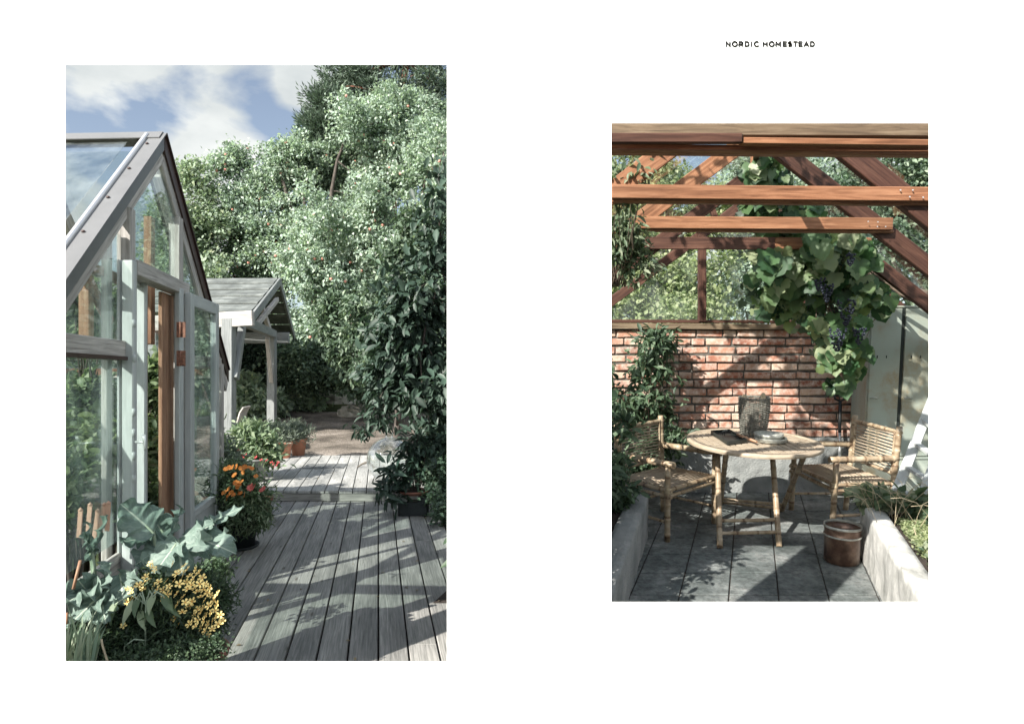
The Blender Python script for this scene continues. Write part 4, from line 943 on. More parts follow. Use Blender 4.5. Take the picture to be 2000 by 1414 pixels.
# chairs
def make_chair(label, loc, rz):
    c = thing('bamboo_chair', label, 'chair', loc, rz, 'bamboo armchairs at the table', 'R')
    Wf, Wb, Df, Db = .335, .305, .25, -.24
    def bb(nm, a, b, r, st=.13): mb = MB(); bamboo(mb, a, b, r, 9, st); return mb.build(nm, M['bamboo'], c)
    for s in (-1, 1):
        bb('leg', (s * Wf, Df, 0), (s * Wf, Df - .01, .585), .023); bb('leg', (s * Wb, Db, 0), (s * Wb, Db - .05, .86), .0235)
        bb('armrest', (s * Wb, Db - .05, .60), (s * (Wf + .005), Df + .05, .607), .026)
        bb('side_rail', (s * (Wb + .01), Db - .02, .40), (s * Wf, Df + .03, .40), .016); bb('side_rail', (s * (Wb + .01), Db - .02, .35), (s * Wf, Df + .03, .355), .014)
        bb('stretcher', (s * Wb, Db, .15), (s * Wf, Df, .15), .012)
    for y, z, r in ((Df, .405, .018), (Df + .005, .36, .016), (Db, .40, .016), (Db, .17, .012)): bb('stretcher', (-Wf - .02, y, z), (Wf + .02, y, z), r)
    mb = MB(); n = 17
    for i in range(n):
        y = Db + .03 + (Df - Db - .05) * i / (n - 1); mb.tube([(-Wf + .02, y, .418), (0, y, .414 + random.uniform(-.002, .002)), (Wf - .02, y, .418)], .0055, 6)
    for x in (-.18, 0, .18): mb.tube([(x, Db, .407), (x, Df, .407)], .006, 6)
    mb.build('seat', M['slat'], c)
    mb = MB(); n = 12
    for i in range(n):
        z = .50 + .29 * i / (n - 1); y = Db - .05 * z / .86 + .004
        mb.tube([(-Wb + .01, y, z), (0, y - .012, z + random.uniform(-.001, .001)), (Wb - .01, y, z)], .0072, 6)
    mb.build('backrest', M['slat'], c)
    bb('top_rail', (-Wb - .03, Db - .045, .815), (Wb + .03, Db - .045, .815), .0165); bb('back_rail', (-Wb, Db - .03, .475), (Wb, Db - .03, .475), .013)
    for x in (-Wb + .035, Wb - .035): bb('back_upright', (x, Db - .026, .46), (x, Db - .04, .82), .011)
    for x in (-.05, .05):
        mb = MB()
        for i in range(14):
            z = .51 + .29 * i / 14; mb.tube([(x - .008, Db - .05, z), (x + .006, Db - .015, z + .01), (x + .012, Db - .05, z + .02)], .0022, 5)
        mb.build('back_binding', M['straw'], c)
    for s in (-1, 1):
        mb = MB(); 
        for k in range(6): mb.lathe([(.024, -.003), (.0275, 0), (.024, .003)], (s * Wf, Df, .40 - .012 + k * .006), 10)
        mb.build('joint_binding', M['straw'], c)
    return c
lc = Vector((1.286, 5.435, -HR)); make_chair('bamboo armchair left of the round table, angled towards it', lc, math.radians(-135 - 3))
make_chair('bamboo armchair right of the round table, its back to the metal lockers', Vector((2.79, 5.55, -HR)), math.radians(94))

# things on the table
ZT = -HR + TZ
bc = R(1471, 850, 5.57); bk_ = thing('wicker_basket', 'tall grey wicker basket standing at the back of the table', 'basket', (bc.x, 5.57, ZT), 0, None, 'R')
mb = MB(); ns = 22; H = .315; r0_, r1_ = .096, .122
rad = lambda t: r0_ + (r1_ - r0_) * min(1, t * 1.35) ** .8
for j in range(ns):
    a = 2 * math.pi * j / ns; mb.tube([(math.cos(a) * rad(t) * 1.0, math.sin(a) * rad(t), H * t) for t in (0, .25, .5, .75, 1)], .004, 5)
mb.build('stakes', M['wicker'], bk_)
mb = MB(); rows = 34
for i in range(rows):
    t = i / (rows - 1); pts = []
    for j in range(ns * 2 + 1):
        a = 2 * math.pi * j / (ns * 2); w = (.008 if (j // 1 + 0) % 4 in (0,) else (-.008 if j % 4 == 2 else 0)) * (1 if i % 2 else -1)
        pts.append((math.cos(a) * (rad(t) + w), math.sin(a) * (rad(t) + w), H * t + .001 * math.sin(a * 3 + i)))
    mb.tube(pts, .0036, 5, False)
mb.build('weave', M['wicker'], bk_)
mb = MB()
for k in range(3): mb.tube([(math.cos(a) * (rad(1) + .003 * math.sin(a * 11 + k * 2.1)), math.sin(a) * (rad(1) + .003 * math.cos(a * 11 + k * 2.1)), H + .003 + .005 * math.sin(a * 11 + k * 2.1)) for a in [2 * math.pi * j / 66 for j in range(67)]], .0055, 5, False)
mb.build('rim', M['wicker'], bk_)
for i, (dx, dy, h, l_) in enumerate(((-.085, 0, .035, 'pale folded cloth tip sticking up at the left of the basket'), (.07, -.01, .05, 'rounded pale glove tip sticking up at the right of the basket'))):
    mb = MB(); mb.lathe([(.001, H + h), (.016, H + h - .008), (.022, H + h * .4), (.03, H - .03), (.02, H - .05)], (bc.x + dx, 5.57 + dy, ZT), 10, .6); o = mb.build('cloth', M['tin2'] if 'tin2' in M else M['straw'], None, 0, 'R'); tag(o, l_, 'cloth', 'cloths in the basket')
# tray with little fork
def onT(px, py): return Rf(px, py, ZT + .004)
c4 = [onT(1389, 847), onT(1424, 844), onT(1458, 864), onT(1421, 869)]
tr = wthing('tray', 'shallow black rectangular seed tray on the left half of the table', 'tray', sum(c4, Vector()) / 4, 0, None, 'R')
mb = MB(); mb.slab(c4, (0, 0, 1), .004); mb.build('base', M['blacktray'], tr)
mb = MB()
for i in range(4): p, q = c4[i], c4[(i + 1) % 4]; mb.beam(p + Vector((0, 0, .014)), q + Vector((0, 0, .014)), .009, .028)
mb.build('rim', M['blacktray'], tr, .002); settle(tr)
hf = wthing('hand_fork', 'small three pronged hand fork with a pale wooden handle lying across the tray', 'hand tool', onT(1440, 858), 0, None, 'R')
up = Vector((0, 0, .035)); a = onT(1430, 853) + up; b = onT(1478, 868) + Vector((0, 0, .02))
mb = MB(); mb.tube([a.lerp(b, .2), a.lerp(b, .4), a.lerp(b, .75), b], [.008, .012, .013, .009], 10); mb.build('handle', M['orangewood'], hf)
mb = MB(); s0 = a.lerp(b, .2); mb.tube([s0, a + Vector((-.02, .0, .01))], .004, 6)
for dx, dy in ((-.05, -.02), (-.06, .01), (-.045, .035)): p = a + Vector((-.02, 0, .01)); mb.tube([p, p + Vector((dx * .5, dy, .012)), p + Vector((dx, dy, 0)), p + Vector((dx, dy, -.035))], .0028, 6)
mb.build('prongs', M['blackplastic'], hf); settle(hf)
sp = onT(1505, 862); mb = MB(); mb.lathe([(0, .004), (.112, .004), (.118, .012), (.120, .034), (.124, .036), (.124, .030), (.122, .006), (.112, 0), (0, 0)], (sp.x, sp.y, ZT + .003), 36)
o = mb.build('round_sieve', M['tin'], None, 0, 'R'); tag(o, 'wide shallow tin dish underneath the bowl on the table', 'dish')
sp = onT(1501, 860); mb = MB(); mb.lathe([(0, .004), (.075, .004), (.10, .020), (.112, .052), (.116, .052), (.104, .018), (.078, 0), (0, 0)], (sp.x, sp.y, ZT + .012), 36)
o = mb.build('bowl', M['tin'], None, 0, 'R'); tag(o, 'dull tin bowl stacked on the shallow dish', 'bowl')
# bucket
bp = Rf(1643, 1096); bu = thing('bucket', 'glossy copper brown bucket with a grey rim on the paving beside the bed', 'bucket', bp, 0, None, 'R')
mb = MB(); mb.lathe([(0, .004), (.108, 0), (.116, .01), (.118, .19), (.124, .20), (.118, .207), (.122, .245), (.126, .25), (.119, .252), (.112, .20), (.110, .02), (0, .02)], (0, 0, 0), 40); mb.build('body', M['copper'], bu)
mb = MB(); mb.lathe([(.118, .262), (.126, .268), (.126, .25), (.1215, .245), (.116, .25), (.118, .262)], (0, 0, .004), 40); mb.lathe([(.1225, .19), (.127, .196), (.1225, .204), (.12, .197), (.1225, .19)], (0, 0, 0), 40); mb.build('rim_band', M['tin'], bu)
mb = MB(); mb.lathe([(0, .15), (.112, .15)], (0, 0, 0), 24); mb.build('contents', M['soil'], bu)
mb = MB(); mb.tube([(.124, -.01, .23), (.136, -.02, .225), (.138, -.02, .20), (.126, -.01, .195)], .005, 6); mb.build('handle_lug', M['tin'], bu)

# lockers
DLK = 5.95; zl = R(1750, 598, DLK).z
lk_ = wthing('metal_locker', 'rust stained grey green metal lockers with two tall doors in the corner', 'locker', R(1760, 900, DLK), 0, None, 'R'); 
xl, xr = R(1690, 800, DLK).x, R(1875, 800, DLK).x
mb = MB(); xs0 = R(1672, 800, 6.35).x
mb.add([(xl, DLK, -HR), (xr, DLK, -HR), (xr, 6.45, -HR), (xs0, 6.45, -HR), (xl, DLK, zl), (xr, DLK, zl), (xr, 6.45, zl), (xs0, 6.45, zl)], [(0, 1, 5, 4), (1, 2, 6, 5), (2, 3, 7, 6), (3, 0, 4, 7), (4, 5, 6, 7)]); mb.build('body', M['locker'], lk_, .004)
zb0 = R(1750, 890, DLK).z
def bxp(nm, pxa, pxb, za, zb_, t, mat, y0=0): 
    A = R(pxa, 800, DLK).x; B_ = R(pxb, 800, DLK).x; mb = MB(); mb.box((A, DLK - t - y0, za), (B_, DLK - y0 - .001, zb_)); return mb.build(nm, M[mat], lk_, .003)
bxp('frame', 1690.5, 1875, zl - .012, zl + .004, .016, 'locker')
for pa_, pb_ in ((1693, 1751), (1759, 1818), (1824, 1874)):
    bxp('door', pa_, pb_, zb0, zl - .02, .014, 'locker')
    c = R(pa_ + 13, 779, DLK - .016)
    mb = MB(); mb.box((c.x - .045, c.y - .004, c.z - .025), (c.x + .045, c.y, c.z + .02)); mb.build('handle_plate', M['locker'], lk_, .002)
    mb = MB(); mb.tube([c + Vector((-.03, -.004, .004)), c + Vector((-.015, -.016, .012)), c + Vector((.015, -.016, .012)), c + Vector((.035, -.004, .004))], .005, 6); mb.build('handle', M['tin'], lk_)
    for dx in (-.028, .03):
        mb = MB(); q = R((pa_ + pb_) / 2, 697, DLK - .0155) + Vector((dx * 1.4, 0, 0)); mb.box((q.x - .004, q.y - .003, q.z - .012), (q.x + .004, q.y, q.z + .012)); mb.build('slot', M['darkgap'], lk_)
bxp('door_gap', 1751.4, 1758.6, zb0, zl - .02, .003, 'darkgap')
bxp('base_lip', 1691, 1875, zb0 - .03, zb0 - .012, .012, 'locker')
settle(lk_)
# garden tool leaning on the wall
gt = wthing('garden_spade', 'black D handled garden tool with a pale lower shaft leaning on the brick wall', 'garden tool', R(1641, 890, 6.35), 0, None, 'R')
mb = MB(); mb.tube([R(1629, 771, 6.42), R(1631, 779, 6.42), R(1641, 784, 6.41), R(1651, 779, 6.42), R(1654, 771, 6.42)], .010, 8); mb.tube([R(1628, 771, 6.42), R(1655, 771, 6.42)], .009, 8); mb.build('grip', M['blackplastic'], gt)
mb = MB(); mb.tube([R(1641, 783, 6.41), R(1640, 845, 6.35)], .0155, 10); mb.build('shaft', M['blackplastic'], gt)
mb = MB(); mb.tube([R(1640, 845, 6.35), R(1640, 905, 6.28)], .014, 10); mb.build('shaft', M['bright'], gt)
mb = MB(); mb.beam(R(1640, 905, 6.28), R(1640, 950, 6.2), .18, .012, (0, 1, 0)); mb.build('blade', M['tin'], gt); settle(gt)
# ladder
ld = wthing('wooden_ladder', 'white painted wooden ladder leaning up to the right over the bed', 'ladder', R(1770, 960, 4.9), 0, None, 'R')
l0, l1 = R(1750, 962, 4.85), R(1838, 740, 5.3); r0q, r1q = R(1797, 985, 4.55), R(1872, 780, 4.9)
for p, q in ((l0, l1), (r0q, r1q)): mb = MB(); mb.beam(p, q, .03, .07, (1, -.6, .2)); mb.build('side_rail', M['ladderw'] if 'ladderw' in M else M['white'], ld, .004)
for t in (.03, .22, .42, .62, .82):
    mb = MB(); mb.beam(l0.lerp(l1, t), r0q.lerp(r1q, t), .05, .024, (0, -.3, 1)); mb.build('rung', M['white'], ld, .003)
settle(ld)
# two curved tool handles poking over the bed edge
for i, (pts, l_) in enumerate((([(1764, 1180), (1772, 1160), (1779, 1144), (1781, 1136)], 'curved pale wooden tool handle with a black back, left one on the bed edge'), ([(1790, 1178), (1803, 1158), (1815, 1140), (1826, 1120)], 'curved wooden tool handle with black edge at the far right of the bed wall'))):
    t = wthing('tool_handle', l_, 'tool handle', R(pts[0][0], pts[0][1], 3.75), 0, 'curved tool handles', 'R')
    P_ = [R(a, b, 3.72) for a, b in pts]
    mb = MB(); mb.tube(P_, [.022, .020, .012, .003], 8); mb.build('grip', M['orangewood'], t)
    mb = MB(); mb.tube([p + Vector((.018, .012, -.006)) for p in P_], [.014, .014, .009, .003], 8); mb.build('spine', M['blackplastic'], t); settle(t)
# ------------------------------------------------------------------ plants of the paved room
def BR(px, py, D, rx, rz, ry=None):
    p = R(px, py, D); k = D / FPX; return (p.x, p.y, p.z, rx * k, (ry if ry else rx * k * .8), rz * k)
# trees seen through the gable (yard axes)
def T2(px, py, Y, rx, rz): return BL(px, py, Y, rx, rz)
tree('garden_tree', 'bright leaved tree seen through the left half of the gable', 'tree', (2.6, 11.5, -.1), (2.7, 11.5, 3.6), .13, [T2(1230, 560, 11, 70, 60), T2(1300, 520, 11.5, 70, 80), T2(1240, 430, 12, 70, 70), T2(1330, 390, 12, 80, 80), T2(1400, 470, 12, 70, 80), T2(1250, 330, 12.5, 80, 60), T2(1390, 560, 11, 70, 60), T2(1300, 640, 10.5, 80, 50)], 620, 45, .16, .085, .055, M['l_bright'], M['greybark'], nl=10, nt=40, shell=.3)
tree('garden_tree', 'shadier tree behind the grape vine seen through the gable', 'tree', (5.0, 12.5, -.1), (5.0, 12.5, 3.4), .13, [T2(1480, 560, 12, 70, 70), T2(1540, 480, 12.5, 80, 90), T2(1480, 400, 12.5, 70, 60), T2(1600, 380, 13, 90, 70), T2(1620, 560, 12, 80, 70), T2(1500, 330, 13, 80, 50)], 480, 45, .17, .09, .055, M['l_apple'], M['greybark'], nl=10, nt=30, shell=.4)
tree('garden_tree', 'dark dense tree filling the right corner above the lockers', 'tree', (7.3, 11.0, -.1), (7.2, 11.0, 3.4), .13, [T2(1700, 360, 11, 80, 80), T2(1790, 420, 11, 70, 90), T2(1720, 480, 11, 80, 80), T2(1800, 560, 10.5, 60, 80), T2(1680, 600, 11, 60, 60), T2(1860, 460, 11, 60, 120), T2(1770, 320, 11.5, 80, 50)], 560, 45, .16, .085, .055, M['l_hedge'], M['greybark'], nl=10, nt=30, shell=.4)
# grape vine
vn = thing('grape_vine', 'large leaved grape vine hanging from the roof timbers with bunches of dark grapes', 'vine', U(.5, 6.1, -HR), 0, None, 'R'); vb = Vector(vn.location)
V_ = [(1490, 325, 5.0, 28, 24), (1530, 350, 5.0, 24, 30), (1480, 412, 5.3, 30, 16), (1560, 412, 5.2, 40, 16), (1530, 450, 5.5, 50, 14), (1500, 380, 5.2, 34, 14), (1500, 500, 5.3, 30, 24), (1494, 560, 5.5, 24, 24), (1480, 600, 5.6, 9, 14), (1560, 520, 5.4, 45, 50), (1540, 590, 5.6, 34, 34), (1610, 490, 5.3, 50, 32), (1670, 500, 5.3, 40, 36), (1640, 560, 5.4, 54, 42), (1700, 570, 5.5, 26, 30),
      (1600, 620, 5.5, 28, 30), (1650, 640, 5.4, 38, 44), (1625, 690, 5.4, 22, 24), (1678, 690, 5.5, 10, 40), (1640, 742, 5.5, 16, 10), (1665, 460, 5.1, 24, 14), (1600, 455, 5.1, 24, 10)]
bl = []
for a in V_: b = BR(*a, .13); bl.append((b[0] - vb.x, b[1] - vb.y, b[2] - vb.z) + b[3:])
P, O, C = crown_pts(bl, 290, 2, .035, .2); n = len(P); s = .5 + .75 * rng.random(n)
T = rdir(n) * .55 + np.array([0, -.25, -.85]); N = rdir(n) * .45 + np.array([-.35, -.75, .45])
leaves('foliage', P, T, N, .135 * s, .125 * s, M['l_vine'], vn, 'vine', smooth=True, jitter=.022)
# small leaves deeper inside
P, O, C2 = crown_pts(bl, 120, 5, .06, .1); n = len(P); leaves('foliage', P + np.array([0, .14, 0]), rdir(n) * .7 + [0, 0, -.6], rdir(n) * .6 + [-.3, -.6, .4], .09, .08, M['l_hedge'], vn, 'lobe')
mb = MB()
tw = [[R(1822, 590, 5.6), R(1760, 570, 5.7), R(1715, 545, 5.7), R(1670, 520, 5.7), R(1610, 500, 5.6), R(1560, 480, 5.6), R(1520, 420, 5.5), R(1500, 360, 5.3), R(1490, 300, 5.1)], [R(1830, 578, 5.7), R(1770, 560, 5.75), R(1720, 540, 5.8), R(1640, 535, 5.7), R(1600, 560, 5.6)], [R(1830, 600, 5.5), R(1770, 582, 5.6), R(1730, 552, 5.7), R(1690, 520, 5.6)]]
for q in tw: mb.tube([p - vb for p in q], [.02 - .0013 * i for i in range(len(q))], 7)
for i in range(110):
    c = Vector(C[random.randrange(len(C))]); qs = [p - vb for q in tw for p in q[1:]]; s0 = min(qs, key=lambda p: (p - c).length + random.random() * .3)
    limb(mb, s0, c, .0045, .0016, .22, 6, 4)
mb.build('stems', M['twig'], vn)
def grapes(px, py, D, n, w, h):
    c0 = R(px, py, D) - vb; mb = MB(); k = D / FPX
    for i in range(n):
        t = random.random(); r = (1 - t) ** .6 * w * k; a = random.random() * 6.28
        c = c0 + Vector((math.cos(a) * r, math.sin(a) * r * .8 - .05, -t * h * k)); q = .0098
        mb.lathe([(.0012, -q), (q * .72, -q * .7), (q, 0), (q * .72, q * .7), (.0012, q)], c, 7)
    mb.build('grape_bunch', M['grape'], vn)
for a in ((1648, 585, 5.15, 70, 17, 50), (1630, 642, 5.1, 60, 16, 44), (1655, 497, 5.0, 34, 9, 22), (1610, 555, 5.1, 46, 12, 34), (1672, 640, 5.15, 40, 12, 32), (1595, 545, 5.2, 30, 10, 24)): grapes(*a)
# tomato plants along the left bed: two in view, three unseen ones added in front to shade the floor
def tomato(label, c, h, r, ncl=110, per=16, seed=0, ll=.075):
    b = []
    for i in range(6): t = (i + .5) / 6; b.append((c[0] + random.uniform(-.5, .5) * r, c[1] + random.uniform(-.5, .5) * r, c[2] + h * t, r * (1 - .35 * t), r * (1 - .35 * t), h * .14))
    return shrub('tomato_plant', label, 'plant', b, ncl, per, .05, ll, ll * .42, M['l_tom'], 'oval', .25, 'tomato plants in the left bed', (c[0], c[1], c[2]), 12, 'twig', 'R', 0, -.5, .008)
p = R(1270, 990, 5.9); ZL = -1.46
tomato('tall tomato plant against the brick wall behind the left chair', (R(1266, 800, 6.15).x, 6.15, ZL), 1.3, .27, 190, 13)
tomato('bushy dark tomato plant in the left bed at the edge of the opening', (R(1195, 800, 6.0).x - .16, 6.0, ZL), 1.1, .22, 190, 14)
tomato('low tomato plant sprawling over the corner of the left bed', (R(1195, 930, 4.95).x - .05, 4.95, ZL), .38, .15, 90, 14)
tomato('unseen front tomato plant beside the page wall, added to shade the floor', (.12, 3.35, ZL), 1.25, .30, 150, 16)
tomato('unseen second tomato plant from the front, added to shade the floor', (.30, 4.05, ZL), 1.35, .28, 150, 16)
tomato('unseen third tomato plant from the front, added to shade the floor', (.42, 4.75, ZL), 1.2, .22, 130, 16)
# branch reaching over the left chair
b = [BR(1218, 832, 5.2, 20, 11), BR(1240, 852, 5.1, 10, 10), BR(1207, 790, 5.3, 12, 14), BR(1240, 876, 5.1, 5, 10)]
shrub('tomato_branch', 'dark tomato shoot hanging over the back of the left chair', 'branch', b, 20, 6, .04, .085, .04, M['l_tom'], 'oval', .2, None, tuple(R(1195, 850, 5.4)), 8, 'twig', 'R', 0, -.6, .006)
# climber at the upper left
b = [BR(1235, 335, 3.5, 30, 16), BR(1215, 370, 3.5, 22, 16), BR(1225, 395, 3.5, 14, 10), BR(1212, 440, 4.0, 22, 20), BR(1235, 460, 4.0, 20, 20), BR(1215, 490, 4.1, 20, 16), BR(1245, 495, 4.1, 14, 18), BR(1262, 525, 4.1, 12, 8), BR(1230, 520, 4.1, 8, 22), BR(1205, 455, 4.0, 14, 30), BR(1228, 555, 4.1, 6, 8)]
shrub('climbing_plant', 'fine leaved climber hanging from the rafters at the upper left', 'climber', b, 150, 9, .035, .052, .02, M['l_climb'], 'oval', .2, None, tuple(R(1205, 560, 4.3)), 26, 'twig', 'R', 0, -.5, .004)
# right bed: strawberry like leaves, moss, dry grass
Pn, dn, nn_, lnn = RP
def bedpt(s, w, z=-1.40): return Pn(lnn - s, w, z)
def cover(name, label, pts, ll, lw, mat, tm, spread, up, cat='ground cover', kind='stuff', h=0):
    P = np.array([tuple(p) for p in pts]); n = len(P); P = P + rng.normal(0, 1, (n, 3)) * np.array([spread, spread, h]); P[:, 2] = np.maximum(P[:, 2], -1.41)
    o = leaves(name, P, rdir(n) * [1, 1, .4] + np.array([0, 0, up]), rdir(n) * .4 + [-.1, -.3, 1], ll * (.6 + .8 * rng.random(n)), lw * (.6 + .8 * rng.random(n)), mat, None, tm, 'R'); tag(o, label, cat, None, kind); return o
cover('moss', 'pale sunlit moss and clover covering the right raised bed', [bedpt(random.uniform(.28, 1.0), random.uniform(.17, .8), -1.41 + random.random() * .045) for _ in range(9000)], .022, .014, M['l_bright'], 'tri', .01, .5)
cover('weeds', 'low green weeds at the front of the right raised bed', [bedpt(random.uniform(.85, 2.4), random.uniform(.18, .8), -1.40 + random.random() * .06) for _ in range(5000)], .035, .018, M['l_climb'], 'tri', .02, .6)
for i, (s, w, l_) in enumerate(((.02, .06, 'leafy strawberry plant spilling over the far corner of the right bed'), (.10, .28, 'strawberry plant with broad leaves at the foot of the ladder'), (.30, .45, 'strawberry plant beside the sunlit moss patch'), (-.02, .50, 'strawberry plant behind the ladder foot near the lockers'))):
    q = bedpt(s, w, -1.40); shrub('strawberry_plant', l_, 'plant', [(q.x, q.y, q.z + .09, .13, .13, .06)], 26, 6, .03, .07, .055, M['l_climb'], 'heart', .3, 'strawberry plants in the right bed', tuple(q), 12, 'twig', 'R', 0, 0, .003)
mb = MB()
dg = wthing('dry_grass', 'thin dry grass stalks arching over the chair leg from the right bed', 'grass tuft', bedpt(.0, .1), 0, None, 'R')
for i in range(46):
    s0 = bedpt(random.uniform(-.05, .5), random.uniform(.02, .6), -1.41); e = s0 + Vector((random.uniform(-.45, .3), random.uniform(-.2, .2), random.uniform(.1, .34)))
    mdl = s0.lerp(e, .5) + Vector((0, 0, .09)); mb.tube([s0, s0.lerp(mdl, .5) + Vector((0, 0, .02)), mdl, mdl.lerp(e, .6) + Vector((0, 0, .015)), e], .0016, 4)
mb.build('stalks', M['straw'], dg); settle(dg)
for i, (px, py, ex, ey) in enumerate(((1785, 1032, 1796, 1066), (1806, 1052, 1797, 1075))):
    mb = MB(); mb.tube([R(px, py, 4.1), R(ex, ey, 4.0)], .003, 6); o = mb.build('plant_stick', M['straw'], None, 0, 'R'); tag(o, ['thin pale stick standing left in the right bed', 'thin pale stick standing right in the right bed'][i], 'stick', 'sticks in the bed')

# unseen tree, added so its boughs dapple the sun through the glass roof
root, b_, c_ = tree('dapple_tree', 'unseen tree added to dapple the sunlight through the glass roof', 'tree', (4.3, 3.0, -.15), (3.6, 3.2, 3.9), .06, [(1.1, 3.2, 3.75, .55, .5, .14), (.55, 3.9, 3.7, .6, .5, .14), (1.5, 4.1, 3.9, .6, .5, .15), (.2, 3.2, 3.6, .4, .4, .12), (1.0, 4.8, 3.9, .6, .5, .14), (.1, 4.6, 3.8, .4, .4, .12)], 95, 12, .07, .10, .05, M['l_climb'], M['greybark'], 'oval', nl=8, nt=30, shell=.1, lump=False, lo=7)
# ================================================================== pots and plants of the yard
m = MT('kale_leaf'); uv = m.n('ShaderNodeTexCoord'); sx = m.n('ShaderNodeSeparateXYZ'); m.l(uv.outputs['UV'], sx.inputs[0])
def mth(op, a, b=None, c=None):
    x = m.n('ShaderNodeMath', operation=op)
    for i, v in enumerate((a, b, c)):
        if v is None: continue
        if isinstance(v, (int, float)): x.inputs[i].default_value = v
        else: m.l(v, x.inputs[i])
    return x.outputs[0]
fr_ = mth('FRACT', sx.outputs[1]); av = mth('ABSOLUTE', mth('SUBTRACT', fr_, .5))
rib = m.ramp(av, [(.012, (1, 1, 1)), (.03, (0, 0, 0))])
sv = mth('ABSOLUTE', mth('SUBTRACT', mth('FRACT', mth('MULTIPLY', mth('SUBTRACT', sx.outputs[0], mth('MULTIPLY', av, .9)), 7.0)), .5)); ven = m.ramp(sv, [(.02, (.6, .6, .6)), (.06, (0, 0, 0))])
nn = m.noise(m.coord(), 9, 6, .65); c = m.ramp(nn, [(.3, (.10, .15, .125)), (.55, (.17, .235, .20)), (.75, (.25, .31, .27))])
c = m.mix(ven, c, (.30, .38, .32)); c = m.mix(rib, c, (.46, .52, .43)); m.col(c); m.rough(.55, .3); m.bump(nn, .6, .02)
t = m.n('ShaderNodeBsdfTranslucent'); m.l(c, t.inputs[0]); s = m.n('ShaderNodeMixShader'); s.inputs[0].default_value = .25; m.l(m.b.outputs[0], s.inputs[1]); m.l(t.outputs[0], s.inputs[2]); m.l(s.outputs[0], m.o.inputs[0]); M['kale'] = m.m
M['kale_stem'] = plain('pale_kale_stem', (.27, .33, .24), .6, .2, 15)
M['l_feather'] = leafmat('feathery_leaves', [(.03, .05, .03), (.05, .085, .045), (.09, .13, .07)], .2)
M['l_flow'] = leafmat('flowering_pot_leaves', [(.06, .10, .055), (.11, .16, .09), (.19, .25, .15), (.28, .33, .22)], .3)
M['l_int'] = leafmat('greenhouse_leaves', [(.08, .12, .07), (.16, .21, .12), (.25, .31, .18), (.36, .40, .27)], .4)
M['petal_y'] = plain('yellow_petals', (.88, .68, .26), .5, .1, 60); M['petal_c'] = plain('orange_flower_eye', (.62, .30, .07), .6, .2, 80)
M['petal_o'] = plain('orange_petals', (.62, .20, .04), .55, .25, 60); M['petal_r'] = plain('coral_petals', (.62, .14, .12), .55, .25, 60); M['petal_f'] = plain('crimson_petals', (.50, .06, .07), .55, .3, 60)
M['l_leek'] = leafmat('leek_leaves', [(.12, .19, .13), (.22, .29, .20), (.34, .38, .28)], .3)
def kale_leaf(root, base, tip, wid, up, name='leaf', ruf=.05, cup=.15, droop=.25, seed=0):
    """broad ruffled leaf, base and tip in yard coordinates"""
    b = Vector(base); t = Vector(tip); d = t - b; ln = d.length; d.normalize(); sd = d.cross(Vector(up)).normalized(); n = sd.cross(d).normalized()
    nu, nv = 26, 17; V = []; UVs = []
    for i in range(nu + 1):
        u = i / nu
        w = wid * (math.sin(math.pi * min(1, (u * .93 + .04)) ** .75) ** .7) * (1 + .10 * math.sin(u * 23 + seed) + .05 * math.sin(u * 47 + seed * 2))
        if u < .06: w *= u / .06 * .8 + .2
        for j in range(nv):
            v = (j / (nv - 1) - .5) * 2
            e = abs(v) ** 2.2
            z = cup * wid * abs(v) ** 1.5 * .6 - droop * ln * u ** 2.2 + ruf * wid * 2 * e * math.sin(u * 19 + (3 if v > 0 else 0) + seed) + .02 * wid * math.sin(u * 60 + v * 9 + seed) * e + .035 * wid * math.sin(u * 34 - abs(v) * 7 + seed) * min(1, abs(v) * 2)
            p = b + d * (ln * u + .06 * ln * e * math.sin(u * 15 + seed + (1 if v > 0 else 4))) + sd * (w / 2 * v) + n * z
            V.append(p); UVs.append((u, v * .5 + .5))
    F = []; UF = []
    for i in range(nu):
        for j in range(nv - 1):
            q = (i * nv + j, i * nv + j + 1, (i + 1) * nv + j + 1, (i + 1) * nv + j); F.append(q); UF.append([UVs[k] for k in q])
    mb = MB(); o = len(mb.V); mb.V += [tuple(p) for p in V]
    for q, u in zip(F, UF): mb.F.append(list(q)); mb.sm.append(True); mb.U.append(u)
    ob = mb.build(name, M['kale'], root)
    return ob
UPC = (-.25, -.55, .8)
k1 = wthing('kale_plant', 'blue green kale with broad ruffled leaves in front of the open door', 'plant', Vector((-1.62, 3.02, -.05)))
root_c = Vector((-1.60, 3.05, .35))
spec = [((300, 1040), (237, 983), 2.95, .13, 3.0), ((330, 1055), (352, 992), 3.05, .12, 3.1), ((322, 1045), (290, 1000), 3.1, .11, 3.15), ((350, 1055), (352, 1118), 2.82, .20, 3.0), ((330, 1060), (262, 1100), 2.95, .15, 3.0), ((365, 1052), (412, 1020), 3.0, .10, 3.1),
        ((385, 1050), (456, 1075), 2.9, .115, 3.05), ((400, 1028), (474, 986), 3.15, .06, 3.1), ((372, 1050), (430, 1005), 3.1, .09, 3.1), ((345, 1062), (300, 1115), 2.8, .12, 2.95), ((300, 1050), (235, 1055), 3.0, .085, 3.05)]
for i, (a, b, Yt, w, Yb) in enumerate(spec):
    A = L(a[0], a[1], Yb); B = L(b[0], b[1], Yt); dark = i == 4
    kale_leaf(k1, A, B, w * 1.35, UPC if not dark else (.4, -.3, .8), seed=i * 1.7, droop=.08, ruf=.07)
    mb = MB(); mb.tube([root_c + Vector((0, 0, -.3)), root_c.lerp(A, .5) + Vector((0, 0, .03)), A, A.lerp(B, .25)], [.012, .010, .007, .004], 7); mb.build('leaf_stalk', M['kale_stem'], k1)
